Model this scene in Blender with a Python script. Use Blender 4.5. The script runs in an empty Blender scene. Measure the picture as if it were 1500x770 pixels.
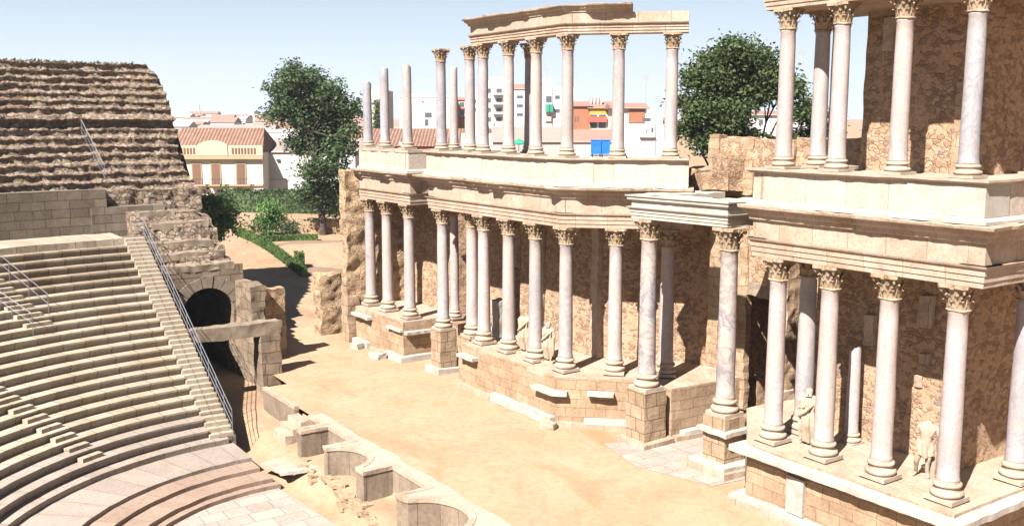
import bpy, bmesh, math, random
from mathutils import Vector, Matrix, noise
R_ = math.radians
rnd = random.Random(7)
scene = bpy.context.scene
col = scene.collection

# ------------------------------------------------------------------ camera, sky, sun, exposure
CAM_H, FOC, YAW, HORIZ = 12.5, 1450.0, R_(34.5), 175.0
PITCH = math.atan((385 - HORIZ) / FOC)
cd = bpy.data.cameras.new('camera'); cam = bpy.data.objects.new('camera', cd); col.objects.link(cam)
cam.location = (0, 0, CAM_H)
cam.rotation_euler = (math.pi / 2 - PITCH, 0, -YAW)
cd.sensor_width = 36.0; cd.lens = 36.0 * FOC / 1500.0; cd.clip_start = 0.5; cd.clip_end = 9000
scene.camera = cam
SUN_EL, SUN_AZ = 48.0, math.atan2(-.92, -.39)          # compass direction of the sun, from +Y towards +X
world = bpy.data.worlds.new('World'); scene.world = world; world.use_nodes = True
wn = world.node_tree.nodes; wl = world.node_tree.links
sky = wn.new('ShaderNodeTexSky'); sky.sky_type = 'NISHITA'; sky.sun_disc = False
sky.sun_elevation = R_(SUN_EL); sky.sun_rotation = SUN_AZ
sky.air_density = 1.0; sky.dust_density = 1.0; sky.ozone_density = 1.0; sky.altitude = 0
# summer haze: the lowest few degrees of the sky are pale and bright, the rest is the Nishita sky
tc = wn.new('ShaderNodeTexCoord'); sx = wn.new('ShaderNodeSeparateXYZ'); wl.new(tc.outputs['Generated'], sx.inputs[0])
hz = wn.new('ShaderNodeValToRGB'); wl.new(sx.outputs[2], hz.inputs[0])
hz.color_ramp.elements[0].position = 0.0; hz.color_ramp.elements[0].color = (1, 1, 1, 1); hz.color_ramp.elements[1].position = 0.24; hz.color_ramp.elements[1].color = (0, 0, 0, 1)
hc = wn.new('ShaderNodeValToRGB'); wl.new(sx.outputs[2], hc.inputs[0])
hc.color_ramp.elements[0].position = 0.0; hc.color_ramp.elements[0].color = (0.77, 0.85, 0.965, 1); hc.color_ramp.elements[1].position = 0.14; hc.color_ramp.elements[1].color = (0.69, 0.81, 0.98, 1)
hm = wn.new('ShaderNodeVectorMath'); hm.operation = 'SCALE'; wl.new(hc.outputs[0], hm.inputs[0]); hm.inputs['Scale'].default_value = 14.2
mx_ = wn.new('ShaderNodeMix'); mx_.data_type = 'RGBA'; wl.new(hz.outputs[0], mx_.inputs[0]); wl.new(sky.outputs[0], mx_.inputs[6]); wl.new(hm.outputs[0], mx_.inputs[7])
wl.new(mx_.outputs[2], wn['Background'].inputs[0]); wn['Background'].inputs[1].default_value = 0.0262
sd = bpy.data.lights.new('sun', 'SUN'); sun = bpy.data.objects.new('sun', sd); col.objects.link(sun)
sd.energy = 5.0; sd.angle = R_(0.5); sd.color = (1.0, 0.945, 0.895)
sdir = Vector((math.sin(SUN_AZ) * math.cos(R_(SUN_EL)), math.cos(SUN_AZ) * math.cos(R_(SUN_EL)), math.sin(R_(SUN_EL))))
sun.rotation_euler = sdir.to_track_quat('Z', 'Y').to_euler(); sun.location = (-30, -20, 60)
vs = scene.view_settings
vs.view_transform = 'Standard'; vs.look = 'None'; vs.gamma = 1.0; vs.use_curve_mapping = False
vs.exposure = 1.78

_f = Vector((math.sin(YAW) * math.cos(PITCH), math.cos(YAW) * math.cos(PITCH), -math.sin(PITCH)))
_r = Vector((math.cos(YAW), -math.sin(YAW), 0)); _u = _r.cross(_f)
_fh = Vector((math.sin(YAW), math.cos(YAW), 0))
def sight(px, py): return _f + _r * ((px - 750) / FOC) - _u * ((py - 385) / FOC)
def far(px, py, depth):                                # a surveyed point: photo bearing and distance
    v = sight(px, py); return Vector((0, 0, CAM_H)) + v * (depth / v.dot(_fh))

# ------------------------------------------------------------------ materials
class G:
    def __init__(s, name, rough=0.85, spec=0.25):
        s.m = bpy.data.materials.new(name); s.m.use_nodes = True; s.t = s.m.node_tree
        s.b = s.t.nodes['Principled BSDF']; s.b.inputs['Roughness'].default_value = rough
        s.b.inputs['Specular IOR Level'].default_value = spec
    def n(s, typ, ins=None, **props):
        nd = s.t.nodes.new('ShaderNode' + typ)
        for k, v in props.items(): setattr(nd, k, v)
        for k, v in (ins or {}).items():
            if isinstance(v, bpy.types.NodeSocket): s.t.links.new(v, nd.inputs[k])
            else: nd.inputs[k].default_value = v
        return nd
    def co(s, which='Object', scale=None, rand=False):
        o = s.n('TexCoord').outputs[which]
        if rand:
            r = s.n('ObjectInfo').outputs['Random']
            k = s.n('Math', {0: r, 1: 57.0}, operation='MULTIPLY').outputs[0]
            o = s.n('VectorMath', {0: o, 1: k}, operation='ADD').outputs[0]
        if scale: o = s.n('VectorMath', {0: o, 1: scale}, operation='MULTIPLY').outputs[0]
        return o
    def noise(s, v, sc, det=4, ro=0.55, dist=0.0, out='Fac'):
        return s.n('TexNoise', {'Vector': v, 'Scale': sc, 'Detail': det, 'Roughness': ro, 'Distortion': dist}).outputs[out]
    def vor(s, v, sc, feature='F1', out='Distance', rn=1.0):
        return s.n('TexVoronoi', {'Vector': v, 'Scale': sc, 'Randomness': rn}, feature=feature).outputs[out]
    def ramp(s, fac, stops, interp='LINEAR'):
        nd = s.n('ValToRGB', {0: fac}); cr = nd.color_ramp; cr.interpolation = interp
        while len(cr.elements) < len(stops): cr.elements.new(0.5)
        for e, (p, c) in zip(cr.elements, stops):
            e.position = p
            if not hasattr(c, '__len__'): c = (c, c, c)
            e.color = (*c[:3], 1)
        return nd.outputs[0]
    def mix(s, fac, a, b, blend='MIX'):
        nd = s.n('Mix', data_type='RGBA', blend_type=blend)
        for i, v in ((0, fac), (6, a), (7, b)):
            if isinstance(v, bpy.types.NodeSocket): s.t.links.new(v, nd.inputs[i])
            elif i == 0: nd.inputs[0].default_value = v
            else: nd.inputs[i].default_value = (*v[:3], 1) if hasattr(v, '__len__') else (v, v, v, 1)
        return nd.outputs[2]
    def math(s, op, a, b=0.0): return s.n('Math', {0: a, 1: b}, operation=op).outputs[0]
    def bump(s, h, strength=0.5, dist=0.03):
        s.t.links.new(s.n('Bump', {'Height': h, 'Strength': strength, 'Distance': dist}).outputs[0], s.b.inputs['Normal'])
    def color(s, c, k=1.0):
        if k != 1.0: c = s.mix(1.0, c, (k, k * 0.985, k * 0.97), 'MULTIPLY')
        if isinstance(c, bpy.types.NodeSocket): s.t.links.new(c, s.b.inputs['Base Color'])
        else: s.b.inputs['Base Color'].default_value = (*c[:3], 1)
        return s.m
    def rough(s, c): s.t.links.new(c, s.b.inputs['Roughness'])

def mottled(name, c1, c2, c3, sc=1.5, bump=0.4, rough=0.88, rand=False, fine=14, dist=0.03):
    g = G(name, rough); v = g.co(rand=rand)
    a = g.noise(v, sc, 6, 0.62, 0.6); b = g.noise(v, fine, 5, 0.7)
    c = g.ramp(a, [(0.3, c1), (0.5, c2), (0.7, c3)])
    c = g.mix(0.35, c, g.ramp(b, [(0.3, 0.45), (0.65, 1.0)]), 'MULTIPLY')
    g.bump(g.mix(0.4, a, b), bump, dist)
    return g.color(c, 0.52)

def ashlar(name, ca, cb, mortar, bw, bh, stain=(0.5, 0.42, 0.34), warp=0.05, bump=0.7, msize=0.018, stain_amt=0.5):
    g = G(name, 0.9); uv = g.co('UV'); ob = g.co()
    w = g.noise(uv, 2.2, 3, 0.5, out='Color')
    w = g.n('VectorMath', {0: w, 1: (0.5, 0.5, 0.5)}, operation='SUBTRACT').outputs[0]
    w = g.n('VectorMath', {0: w, 1: (warp * 2, warp, 0)}, operation='MULTIPLY').outputs[0]
    p = g.n('VectorMath', {0: uv, 1: w}, operation='ADD').outputs[0]
    br = g.n('TexBrick', {'Vector': p, 'Color1': (*ca, 1), 'Color2': (*cb, 1), 'Mortar': (*mortar, 1), 'Scale': 1.0,
                          'Mortar Size': msize, 'Mortar Smooth': 0.25, 'Brick Width': bw, 'Row Height': bh}, offset=0.47, squash=0.75, squash_frequency=3)
    n1 = g.noise(ob, 0.9, 6, 0.65, 0.5); n2 = g.noise(ob, 9, 6, 0.7); n3 = g.noise(ob, 45, 3, 0.6)
    c = g.mix(g.math('MULTIPLY', g.ramp(n1, [(0.42, 0.0), (0.68, 1.0)]), stain_amt), br.outputs['Color'], stain, 'MULTIPLY')
    c = g.mix(0.55, c, g.ramp(n2, [(0.28, 0.42), (0.55, 1.0)]), 'MULTIPLY')
    pits = g.ramp(g.vor(ob, 7.0), [(0.03, 0.3), (0.09, 1.0)])
    c = g.mix(0.5, c, pits, 'MULTIPLY')
    h = g.math('SUBTRACT', g.math('ADD', g.math('MULTIPLY', n2, 0.5), g.math('MULTIPLY', n3, 0.2)), g.math('MULTIPLY', br.outputs['Fac'], 0.9))
    g.bump(h, bump, 0.05)
    return g.color(c, 0.52)

def rubble(name, stones, mortar, sc=3.2, bump=1.0, msz=0.07, tint=(1, 1, 1), bare=0.55, crack=0.0):
    g = G(name, 0.95, 0.15); v = g.co()
    wv = g.n('VectorMath', {0: g.noise(v, 3.0, 3, 0.5, out='Color'), 1: (0.26, 0.26, 0.26)}, operation='MULTIPLY').outputs[0]
    p = g.n('VectorMath', {0: v, 1: wv}, operation='ADD').outputs[0]
    p = g.n('VectorMath', {0: p, 1: (1, 1, 1.45)}, operation='MULTIPLY').outputs[0]
    cell = g.vor(p, sc, 'F1', 'Color'); edge = g.vor(p, sc, 'DISTANCE_TO_EDGE')
    sep = g.n('SeparateColor', {0: cell}).outputs
    k = len(stones)
    sc_ = g.ramp(sep[0], [(i / k, c) for i, c in enumerate(stones)], 'CONSTANT')
    n2 = g.noise(v, 11, 6, 0.7); n1 = g.noise(v, 0.55, 4, 0.6); n3 = g.noise(v, 34, 3, 0.6)
    big = g.ramp(n1, [(0.36, 0.0), (0.62, 1.0)])                             # some areas keep more mortar
    here = g.ramp(g.math('ADD', sep[1], g.math('MULTIPLY', big, -bare)), [(0.08, 0.0), (0.2, 1.0)])
    m = g.math('MULTIPLY', g.ramp(edge, [(msz * 0.4, 0.0), (msz * 1.6, 1.0)]), here)
    c = g.mix(m, mortar, sc_)
    c = g.mix(0.55, c, g.ramp(n2, [(0.25, 0.5), (0.6, 1.0)]), 'MULTIPLY')
    c = g.mix(g.math('MULTIPLY', g.ramp(g.noise(v, 1.3, 5, 0.65, 0.8), [(0.5, 0.0), (0.7, 1.0)]), 0.45), c, (0.66, 0.56, 0.48), 'MULTIPLY')
    if crack: c = g.mix(crack, c, g.ramp(edge, [(0.0, 0.25), (0.045, 0.7), (0.12, 1.0)]), 'MULTIPLY')
    c = g.mix(1.0, c, tint, 'MULTIPLY')
    g.bump(g.math('ADD', g.math('MULTIPLY', m, 0.5), g.math('ADD', g.math('MULTIPLY', n2, 0.6), g.math('MULTIPLY', n3, 0.25))), bump, 0.07)
    return g.color(c, 0.52)

def marble(name, base, dark, vein, vamt=0.5, streak=0.4, vs_=1.3):
    g = G(name, 0.55, 0.35); v = g.co(rand=True)
    vz = g.n('VectorMath', {0: v, 1: (1, 1, 0.35)}, operation='MULTIPLY').outputs[0]
    a = g.noise(vz, 1.6, 6, 0.6, 1.2); b = g.noise(v, vs_, 8, 0.62, 2.2); d = g.noise(v, 18, 4, 0.6)
    c = g.ramp(a, [(0.32, dark), (0.5, base), (0.75, base)])
    vv = g.ramp(b, [(0.44, 0.0), (0.495, 1.0), (0.53, 0.15), (0.6, 0.0)])
    c = g.mix(g.math('MULTIPLY', vv, vamt), c, vein)
    st = g.noise(g.n('VectorMath', {0: v, 1: (5, 5, 0.35)}, operation='MULTIPLY').outputs[0], 1.0, 4, 0.6)
    c = g.mix(g.math('MULTIPLY', g.ramp(st, [(0.5, 0.0), (0.72, 1.0)]), streak), c, (0.58, 0.45, 0.33))
    c = g.mix(1.0, c, g.ramp(g.n('ObjectInfo').outputs['Random'], [(0.0, (0.80, 0.82, 0.86)), (0.35, (1.0, 0.98, 0.97)), (0.7, (1.05, 1.0, 0.95)), (1.0, (0.90, 0.86, 0.84))]), 'MULTIPLY')
    pat = g.ramp(g.noise(v, 0.55, 2, 0.4, 0.5), [(0.54, 0.0), (0.57, 1.0)])
    c = g.mix(g.math('MULTIPLY', pat, 0.30), c, (0.60, 0.50, 0.42))
    c = g.mix(0.3, c, g.ramp(d, [(0.3, 0.5), (0.6, 1.0)]), 'MULTIPLY')
    g.bump(g.math('ADD', g.math('MULTIPLY', d, 0.4), a), 0.25, 0.02)
    return g.color(c, 0.52)

def plaster(name, c, stain=0.25, rough=0.85):
    g = G(name, rough); v = g.co()
    n = g.noise(v, 0.5, 5, 0.65); s = g.noise(g.n('VectorMath', {0: v, 1: (2.5, 2.5, 0.3)}, operation='MULTIPLY').outputs[0], 1, 4, 0.6)
    cc = g.mix(g.math('MULTIPLY', g.ramp(n, [(0.35, 1.0), (0.6, 0.0)]), stain), c, tuple(x * 0.62 for x in c))
    cc = g.mix(g.math('MULTIPLY', g.ramp(s, [(0.55, 0.0), (0.75, 1.0)]), stain), cc, tuple(x * 0.55 for x in c))
    return g.color(cc, 0.72)

def tiles(name, c1, c2):
    g = G(name, 0.9); uv = g.co('UV'); v = g.co()
    x = g.n('SeparateXYZ', {0: uv}).outputs
    fu = g.math('FRACT', g.math('MULTIPLY', x[0], 2.6))
    ridge = g.math('ABSOLUTE', g.math('SUBTRACT', fu, 0.5))
    fv = g.math('FRACT', g.math('MULTIPLY', x[1], 2.5))
    nn = g.noise(v, 1.3, 5, 0.7); n2 = g.noise(v, 9, 2, 0.5)
    c = g.ramp(g.mix(0.5, nn, n2), [(0.35, c1), (0.62, c2)])
    c = g.mix(g.math('MULTIPLY', g.ramp(ridge, [(0.3, 0.0), (0.48, 1.0)]), 0.75), c, tuple(a * 0.3 for a in c1))
    g.bump(g.math('SUBTRACT', g.math('MULTIPLY', fv, 0.3), g.math('MULTIPLY', ridge, 2.0)), 1.0, 0.12)
    return g.color(c, 0.72)

def leafy(name, c1, c2, c3):
    g = G(name, 0.6, 0.25)
    i = g.n('NewGeometry').outputs['Random Per Island']
    c = g.ramp(i, [(0.0, c1), (0.5, c2), (1.0, c3)])
    n = g.noise(g.co(), 0.7, 3, 0.5)
    c = g.mix(0.5, c, g.ramp(n, [(0.3, 0.55), (0.65, 1.25)]), 'MULTIPLY')
    g.b.inputs['Subsurface Weight'].default_value = 0.0
    tr = g.n('BsdfTranslucent', {'Color': c}); mx = g.n('MixShader', {0: 0.25})
    g.t.links.new(g.b.outputs[0], mx.inputs[1]); g.t.links.new(tr.outputs[0], mx.inputs[2])
    g.t.links.new(mx.outputs[0], g.t.nodes['Material Output'].inputs['Surface'])
    return g.color(c)

def flat(name, c, rough=0.6, metal=0.0, spec=0.4):
    g = G(name, rough, spec); g.b.inputs['Metallic'].default_value = metal
    n = g.noise(g.co(), 6, 4, 0.6)
    return g.color(g.mix(0.3, c, g.ramp(n, [(0.3, 0.6), (0.65, 1.0)]), 'MULTIPLY'))

M = {}
M['marble_white'] = marble('white marble', (0.672, 0.599, 0.594), (0.526, 0.470, 0.476), (0.403, 0.358, 0.375), 0.45, 0.4)
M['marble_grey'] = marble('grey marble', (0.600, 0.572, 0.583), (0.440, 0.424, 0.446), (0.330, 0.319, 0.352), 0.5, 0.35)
M['marble_veined'] = marble('blue veined marble', (0.64, 0.59, 0.58), (0.36, 0.36, 0.40), (0.22, 0.225, 0.28), 0.8, 0.2, 0.75)
M['base'] = mottled('carved base stone', (0.50, 0.38, 0.28), (0.60, 0.49, 0.38), (0.68, 0.58, 0.47), 2.0, 0.35, rand=True)
M['capital'] = mottled('weathered capital stone', (0.36, 0.22, 0.12), (0.56, 0.42, 0.28), (0.66, 0.54, 0.40), 4.5, 0.6, rand=True)
M['entab'] = ashlar('warm carved limestone', (0.62, 0.48, 0.36), (0.72, 0.59, 0.47), (0.36, 0.25, 0.17), 1.7, 50.0, (0.62, 0.50, 0.40), 0.02, 0.5, 0.01, 0.6)
M['entab_white'] = mottled('pale carved marble', (0.558, 0.486, 0.396), (0.666, 0.612, 0.531), (0.702, 0.657, 0.594), 1.2, 0.3)
M['parapet'] = ashlar('pale parapet blocks', (0.72, 0.60, 0.49), (0.80, 0.70, 0.59), (0.50, 0.37, 0.27), 1.9, 3.3, warp=0.02, bump=0.4, msize=0.012, stain_amt=0.35)
M['slab'] = mottled('white marble slab', (0.504, 0.434, 0.363), (0.665, 0.605, 0.535), (0.725, 0.686, 0.625), 1.8, 0.45)
M['podium'] = ashlar('tan ashlar blocks', (0.55, 0.385, 0.245), (0.66, 0.48, 0.32), (0.36, 0.24, 0.15), 0.84, 0.39, warp=0.09, bump=0.7, msize=0.011)
M['pier'] = ashlar('large tan blocks', (0.52, 0.37, 0.24), (0.62, 0.46, 0.31), (0.24, 0.15, 0.09), 0.62, 0.52, warp=0.06, bump=0.9, msize=0.014)
M['rubble'] = rubble('rubble concrete wall', [(0.570, 0.372, 0.238), (0.638, 0.438, 0.281), (0.479, 0.307, 0.206), (0.684, 0.482, 0.324), (0.570, 0.351, 0.206), (0.456, 0.351, 0.281), (0.661, 0.449, 0.293), (0.524, 0.329, 0.206), (0.730, 0.548, 0.389)], (0.753, 0.526, 0.346), 5.0, 1.0, 0.06, crack=0.35)
M['rubble_end'] = rubble('ochre rubble wall', [(0.529, 0.345, 0.196), (0.690, 0.483, 0.299), (0.414, 0.265, 0.161), (0.667, 0.471, 0.287), (0.713, 0.529, 0.345)], (0.655, 0.483, 0.310), 3.4, 1.0, 0.07, bare=0.3)
M['ruin'] = rubble('brown weathered concrete core', [(0.327, 0.242, 0.180), (0.489, 0.372, 0.279), (0.381, 0.292, 0.218), (0.571, 0.440, 0.342), (0.408, 0.304, 0.223), (0.421, 0.341, 0.223), (0.517, 0.416, 0.342)], (0.449, 0.341, 0.254), 3.0, 1.3, 0.05, bare=0.0, crack=0.8)
M['granite_wall'] = ashlar('dark granite blocks', (0.230, 0.190, 0.149), (0.345, 0.287, 0.218), (0.115, 0.092, 0.069), 1.25, 0.46, (0.575, 0.517, 0.437), 0.05, 0.7, 0.016, 0.6)
M['old_block'] = ashlar('old weathered blocks', (0.34, 0.26, 0.18), (0.44, 0.34, 0.24), (0.14, 0.10, 0.07), 1.0, 0.55, (0.5, 0.44, 0.36), 0.06, 0.9, 0.018, 0.6)
M['lintel'] = mottled('grey granite lintel', (0.24, 0.19, 0.14), (0.38, 0.30, 0.22), (0.46, 0.38, 0.29), 2.2, 0.7)
M['seat'] = ashlar('pale seat stone', (0.550, 0.472, 0.368), (0.673, 0.583, 0.459), (0.245, 0.184, 0.130), 1.35, 50.0, (0.784, 0.707, 0.581), 0.04, 0.8, 0.016, 0.75)
M['seat_old'] = ashlar('dark seat stone', (0.396, 0.326, 0.242), (0.569, 0.476, 0.359), (0.159, 0.121, 0.085), 1.2, 50.0, (0.791, 0.665, 0.562), 0.04, 0.8, 0.018, 0.8)
M['seat_pink'] = ashlar('pinkish grey seat stone', (0.460, 0.386, 0.328), (0.575, 0.488, 0.416), (0.259, 0.193, 0.160), 1.5, 50.0, (0.780, 0.770, 0.704), 0.03, 0.6, 0.012, 0.6)
M['orch_step'] = ashlar('rosy marble step', (0.453, 0.326, 0.249), (0.538, 0.409, 0.317), (0.291, 0.198, 0.150), 1.7, 50.0, (0.763, 0.782, 0.753), 0.02, 0.5, 0.008, 0.5)
M['pulpitum'] = ashlar('grey stage front slabs', (0.36, 0.28, 0.21), (0.46, 0.37, 0.28), (0.22, 0.15, 0.11), 1.1, 3.0, (0.55, 0.48, 0.42), 0.02, 0.5, 0.012, 0.7)
M['metal'] = flat('galvanised rail', (0.17, 0.175, 0.19), 0.6, 0.3)
M['dark_metal'] = flat('dark painted metal', (0.06, 0.06, 0.065), 0.5, 0.3)
M['bark'] = mottled('bark', (0.07, 0.05, 0.035), (0.12, 0.09, 0.065), (0.18, 0.14, 0.10), 3.0, 0.8)
M['leaf1'] = leafy('dark green leaves', (0.03, 0.055, 0.02), (0.055, 0.09, 0.034), (0.09, 0.13, 0.055))
M['leaf2'] = leafy('mid green leaves', (0.029, 0.049, 0.015), (0.053, 0.082, 0.026), (0.090, 0.119, 0.045))
M['dry'] = leafy('dry weeds', (0.06, 0.055, 0.025), (0.10, 0.09, 0.045), (0.14, 0.12, 0.06))
M['hedge'] = leafy('hedge leaves', (0.03, 0.06, 0.014), (0.06, 0.11, 0.026), (0.11, 0.16, 0.045))
M['shrub'] = leafy('shrub leaves', (0.039, 0.098, 0.021), (0.078, 0.169, 0.039), (0.130, 0.234, 0.065))
M['statue'] = mottled('pale statue marble', (0.46, 0.33, 0.22), (0.60, 0.48, 0.36), (0.70, 0.60, 0.49), 4.0, 0.5)
M['dark'] = flat('dark opening', (0.02, 0.018, 0.016), 0.9)

def ground_mat(name, a, b, c, patch=None):
    g = G(name, 0.95, 0.1); v = g.co()
    n1 = g.noise(v, 0.22, 6, 0.6, 0.8); n2 = g.noise(v, 3.5, 6, 0.65); n3 = g.noise(v, 38, 3, 0.6)
    cc = g.ramp(n1, [(0.34, a), (0.5, b), (0.66, c)])
    cc = g.mix(0.38, cc, g.ramp(n2, [(0.3, 0.58), (0.62, 1.0)]), 'MULTIPLY')
    grit = g.ramp(g.vor(v, 16.0), [(0.10, 0.45), (0.2, 1.0)]); scuff = g.ramp(g.noise(v, 1.1, 8, 0.75, 1.5), [(0.38, 0.72), (0.55, 1.0)])
    cc = g.mix(0.35, cc, grit, 'MULTIPLY'); cc = g.mix(0.45, cc, scuff, 'MULTIPLY')
    if patch:
        pv = g.n('VectorMath', {0: v, 1: (0.34, 0.16, 1)}, operation='MULTIPLY').outputs[0]
        cc = g.mix(g.math('MULTIPLY', g.ramp(g.noise(pv, 1.0, 5, 0.6, 0.6), [(0.52, 0.0), (0.7, 1.0)]), 0.75), cc, patch)
    g.bump(g.math('ADD', n2, g.math('MULTIPLY', n3, 0.3)), 0.35, 0.04)
    return g.color(cc, 0.52)
M['sand'] = ground_mat('stage sand', (0.545, 0.383, 0.241), (0.606, 0.433, 0.279), (0.658, 0.484, 0.325), (0.431, 0.260, 0.135))
M['earth'] = ground_mat('sandy earth', (0.462, 0.315, 0.196), (0.532, 0.378, 0.245), (0.588, 0.434, 0.294))
M['edge'] = ground_mat('pale worn stage edging', (0.559, 0.468, 0.365), (0.632, 0.541, 0.437), (0.669, 0.583, 0.486))
M['bed'] = ground_mat('brown soil', (0.286, 0.189, 0.130), (0.351, 0.240, 0.169), (0.403, 0.286, 0.208))
M['paving'] = ashlar('pale paving slabs', (0.510, 0.439, 0.377), (0.612, 0.541, 0.465), (0.383, 0.306, 0.242), 1.15, 0.8, (0.697, 0.697, 0.697), 0.04, 0.4, 0.02, 0.6)

# ------------------------------------------------------------------ mesh builder
WORLD = {}                                              # object -> world location of its origin
def link(o): col.objects.link(o); return o
def tag(o, label=None, cat=None, group=None, kind=None):
    if label: o['label'] = label
    if cat: o['category'] = cat
    if group: o['group'] = group
    if kind: o['kind'] = kind
    elif label: o['kind'] = 'thing'
    return o
def thing(name, label, cat, loc, group=None):
    o = bpy.data.objects.new(name, None); o.empty_display_size = 0.2; o.location = loc; link(o)
    WORLD[o] = Vector(loc); return tag(o, label, cat, group)

class MB:
    def __init__(s): s.v = []; s.f = []; s.uv = []
    def face(s, idx, uv=None): s.f.append(idx); s.uv.append(uv)
    def add(s, pts): b = len(s.v); s.v += [Vector(p) for p in pts]; return b
    def box(s, x0, x1, y0, y1, z0, z1):
        return s.prism([(x0, y0), (x1, y0), (x1, y1), (x0, y1)], z0, z1)
    def prism(s, poly, z0, z1):
        a = sum(poly[i][0] * poly[(i + 1) % len(poly)][1] - poly[(i + 1) % len(poly)][0] * poly[i][1] for i in range(len(poly)))
        if a < 0: poly = poly[::-1]
        n = len(poly)
        b = s.add([(p[0], p[1], z0 if not callable(z0) else z0(*p)) for p in poly] + [(p[0], p[1], z1 if not callable(z1) else z1(*p)) for p in poly])
        s.face([b + i for i in range(n)][::-1]); s.face([b + n + i for i in range(n)])
        for i in range(n): j = (i + 1) % n; s.face([b + i, b + j, b + n + j, b + n + i])
        return s
    def obox(s, c, size, rz=0, rx=0, ry=0):             # a turned box, c = centre
        m = Matrix.Rotation(rz, 3, 'Z') @ Matrix.Rotation(ry, 3, 'Y') @ Matrix.Rotation(rx, 3, 'X')
        sx, sy, sz = [q / 2 for q in size]
        b = s.add([Vector(c) + m @ Vector((x * sx, y * sy, z * sz)) for z in (-1, 1) for x, y in ((-1, -1), (1, -1), (1, 1), (-1, 1))])
        for q in ([3, 2, 1, 0], [4, 5, 6, 7], [0, 1, 5, 4], [1, 2, 6, 5], [2, 3, 7, 6], [3, 0, 4, 7]): s.face([b + i for i in q])
        return s
    def loft(s, rings, caps=True, closed=True, uvs=None):
        n = len(rings[0]); b = s.add([p for r in rings for p in r])
        lim = n if closed else n - 1
        per = [0.0]
        for i in range(lim): per.append(per[-1] + (Vector(rings[0][(i + 1) % n]) - Vector(rings[0][i])).length)
        d = 0.0
        for k in range(len(rings) - 1):
            d2 = d + (sum(((Vector(rings[k + 1][i]) - Vector(rings[k][i])) for i in range(n)), Vector()) / n).length
            for i in range(lim):
                j = (i + 1) % n
                s.face([b + k * n + i, b + k * n + j, b + (k + 1) * n + j, b + (k + 1) * n + i],
                       [(d, per[i]), (d, per[i + 1]), (d2, per[i + 1]), (d2, per[i])])
            d = d2
        if caps and closed:
            s.face([b + i for i in range(n)][::-1]); s.face([b + (len(rings) - 1) * n + i for i in range(n)])
        return s
    def lathe(s, prof, n=24, c=(0, 0, 0), jit=None):
        rings = []
        for k, (r, z) in enumerate(prof):
            ring = []
            for i in range(n):
                a = 2 * math.pi * i / n; p = Vector((c[0] + r * math.cos(a), c[1] + r * math.sin(a), c[2] + z))
                if jit: p = jit(k, i, p)
                ring.append(p)
            rings.append(ring)
        return s.loft(rings)
    def tube(s, pts, rads, n=6):
        pts = [Vector(p) for p in pts]
        if not hasattr(rads, '__len__'): rads = [rads] * len(pts)
        rings = []
        for k, p in enumerate(pts):
            d = (pts[min(k + 1, len(pts) - 1)] - pts[max(k - 1, 0)]).normalized()
            up = Vector((0, 0, 1)) if abs(d.z) < 0.9 else Vector((1, 0, 0))
            a = d.cross(up).normalized(); bb = d.cross(a)
            rings.append([p + (a * math.cos(2 * math.pi * i / n) + bb * math.sin(2 * math.pi * i / n)) * rads[k] for i in range(n)])
        return s.loft(rings)
    def build(s, name, mat, parent=None, label=None, rough_=None, smooth=None, cell=None, loc=None, fix=True):
        me = bpy.data.meshes.new(name)
        if loc is None:
            if parent is not None: loc = WORLD[parent]
            else:
                lo = [min(p[i] for p in s.v) for i in range(3)]; hi = [max(p[i] for p in s.v) for i in range(3)]
                loc = Vector(((lo[0] + hi[0]) / 2, (lo[1] + hi[1]) / 2, lo[2]))
        loc = Vector(loc)
        me.from_pydata([tuple(p - loc) for p in s.v], [], s.f)
        uvl = me.uv_layers.new(name='UVMap')
        for poly, uv in zip(me.polygons, s.uv):
            nrm = poly.normal
            for k, li in enumerate(poly.loop_indices):
                if uv is not None: uvl.data[li].uv = uv[k]; continue
                p = me.vertices[me.loops[li].vertex_index].co + loc
                if abs(nrm.z) > 0.75: uvl.data[li].uv = (p.x, p.y)
                else:
                    t = Vector((-nrm.y, nrm.x)).normalized()
                    uvl.data[li].uv = (p.x * t.x + p.y * t.y, p.z)
        me.materials.append(mat)
        if cell or fix:
            bm = bmesh.new(); bm.from_mesh(me)
            if fix: bmesh.ops.recalc_face_normals(bm, faces=bm.faces)
            if cell:
                for _ in range(7):
                    ed = [e for e in bm.edges if e.calc_length() > cell]
                    if not ed or len(bm.verts) > 40000: break
                    bmesh.ops.subdivide_edges(bm, edges=ed, cuts=1, use_grid_fill=True)
                if rough_:
                    for v_ in bm.verts:
                        w = v_.co + loc
                        v_.co += noise.noise_vector(w * (0.55 / cell)) * rough_ + noise.noise_vector(w * (0.16 / cell) + Vector((9, 4, 2))) * rough_ * 1.3
            bm.to_mesh(me); bm.free()
        if smooth is not None:
            me.polygons.foreach_set('use_smooth', [True] * len(me.polygons)); me.set_sharp_from_angle(angle=R_(smooth))
        o = bpy.data.objects.new(name, me); link(o)
        if parent is not None: o.parent = parent; WORLD[o] = WORLD[parent]
        else: o.location = loc; WORLD[o] = loc
        if label: o['label'] = label
        return o

def smooth01(t): t = max(0.0, min(1.0, t)); return t * t * (3 - 2 * t)

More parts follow.
